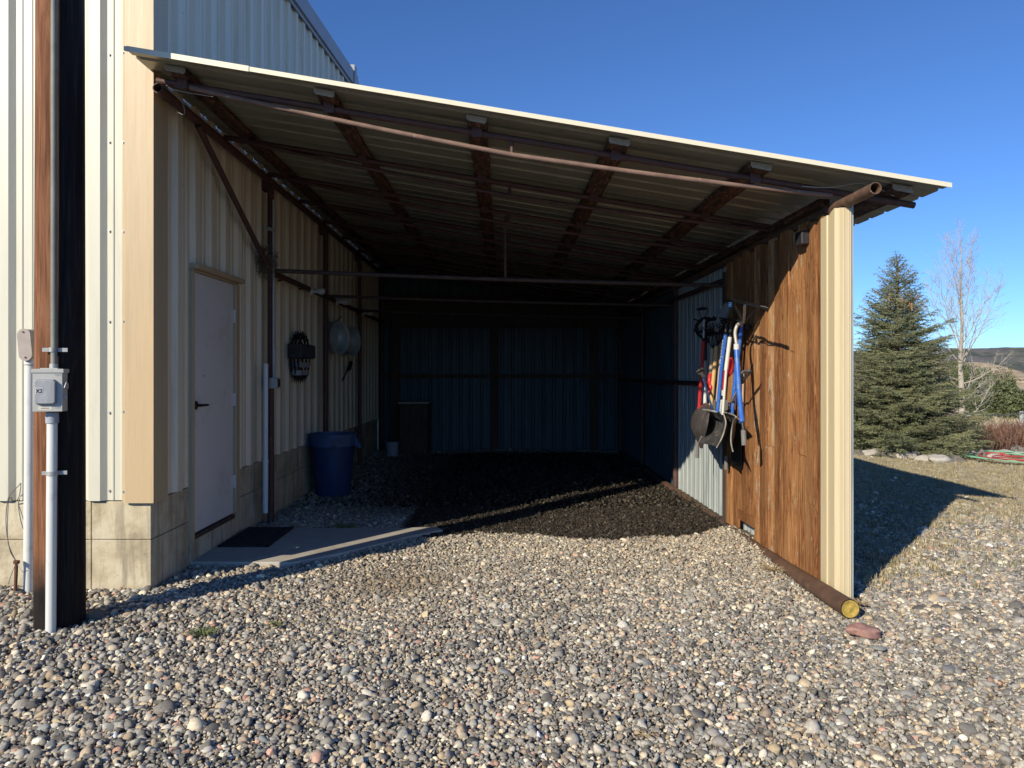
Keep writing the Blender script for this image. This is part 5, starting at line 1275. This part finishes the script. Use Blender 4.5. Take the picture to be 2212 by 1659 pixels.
jl = [('round dark juniper left of the bare trunk',2000,842,46,70,4.0,2.6),('olive juniper directly behind the bare trunk',2040,842,55,68,4.0,3.2),('juniper between the bare trunk and the big mound',2076,838,52,66,3.4,3.0),
      ('upper juniper of the big green mound',2112,858,58,58,3.0,3.0),('widest juniper in the middle of the green mound',2140,868,70,54,3.6,2.75),('front juniper at the lower middle of the mound',2160,878,52,50,2.9,1.9),
      ('rounded juniper on the right shoulder of the mound',2182,876,60,50,2.9,1.9),('last low juniper sloping down at the right edge',2212,882,50,47,2.4,1.25)]
for i, (lab, x, y, w, Y, wd, hg) in enumerate(jl):
    p = px(x, y, Y); z = float(ground_h(p.x, Y)); bush((p.x, Y, z-.1), wd, max(1.0, (p.z - z) + hg), M['juniper'], lab, 'junipers on the field slope', 80+i)
def sage(): pass
FY = 30; fpos = [px(1960,0,FY), px(2089,0,FY), px(2207,0,FY), px(2330,0,FY)]
fn = empty('wire_fence', (fpos[1].x, FY, float(ground_h(fpos[1].x, FY))), 'thin wire fence on pale wooden posts crossing the field', 'fence')
tops = []
for p in fpos:
    z = float(ground_h(p.x, FY)); zt = EYE-(889-CY)/F*FY; mb = MB(); mb.tube([(p.x, FY, z-.3), (p.x, FY, zt-.02), (p.x, FY, zt)], [.085,.08,.06], 9); mb.build('fence_post', M['postwood'], fn, smooth=True); tops.append((p.x, FY-.08, zt))
for dz in (.0, -.05):
    mb = MB(); pts = []
    for a, b_ in zip(tops[:-1], tops[1:]):
        for k in range(10): q = k/10; pts.append((a[0]+(b_[0]-a[0])*q, a[1], a[2]+dz-.02+(b_[2]-a[2])*q-.10*math.sin(math.pi*q)))
    mb.tube(pts, .013, 5); mb.build('fence_wire', M['wire'], fn)
def hose(name, m, label, loops, seed):
    rr = np.random.default_rng(seed); mb = MB(); pts = []
    for cx_, cy_, a_, b_, n_ in loops:
        for k in range(int(n_*14)):
            t = 2*math.pi*k/14; pts.append((cx_+a_*math.cos(t)*(1+.1*math.sin(t*.37))+rr.normal(0,.02), cy_+b_*math.sin(t*1.0)*(1+.2*math.sin(t*.21)), .03+.012*(k/14)+.01*math.sin(t*2.3)))
    q = Vector(pts[0]); mb.tube(curve_pts(pts, 3), .0105, 6); o = mb.build(name, m, None, smooth=True); tag(o, label, 'hose', 'garden hoses'); return o
hc = gp(2165, 992, 0)
hose('garden_hose', M['hoser'], 'coiled red garden hose lying under the green one by the border rocks', [(hc.x+.10, hc.y-.15, .50, .62, 3), (hc.x+.3, hc.y-.2, .55, .30, 1.5)], 1)
hose('garden_hose', M['hoseg'], 'loosely coiled mint green garden hose by the border rocks', [(hc.x, hc.y+.1, .55, .50, 2.0), (hc.x+.3, hc.y-.1, .70, .85, 2.4), (hc.x+.5, hc.y-.5, .4, .35, 1)], 2)
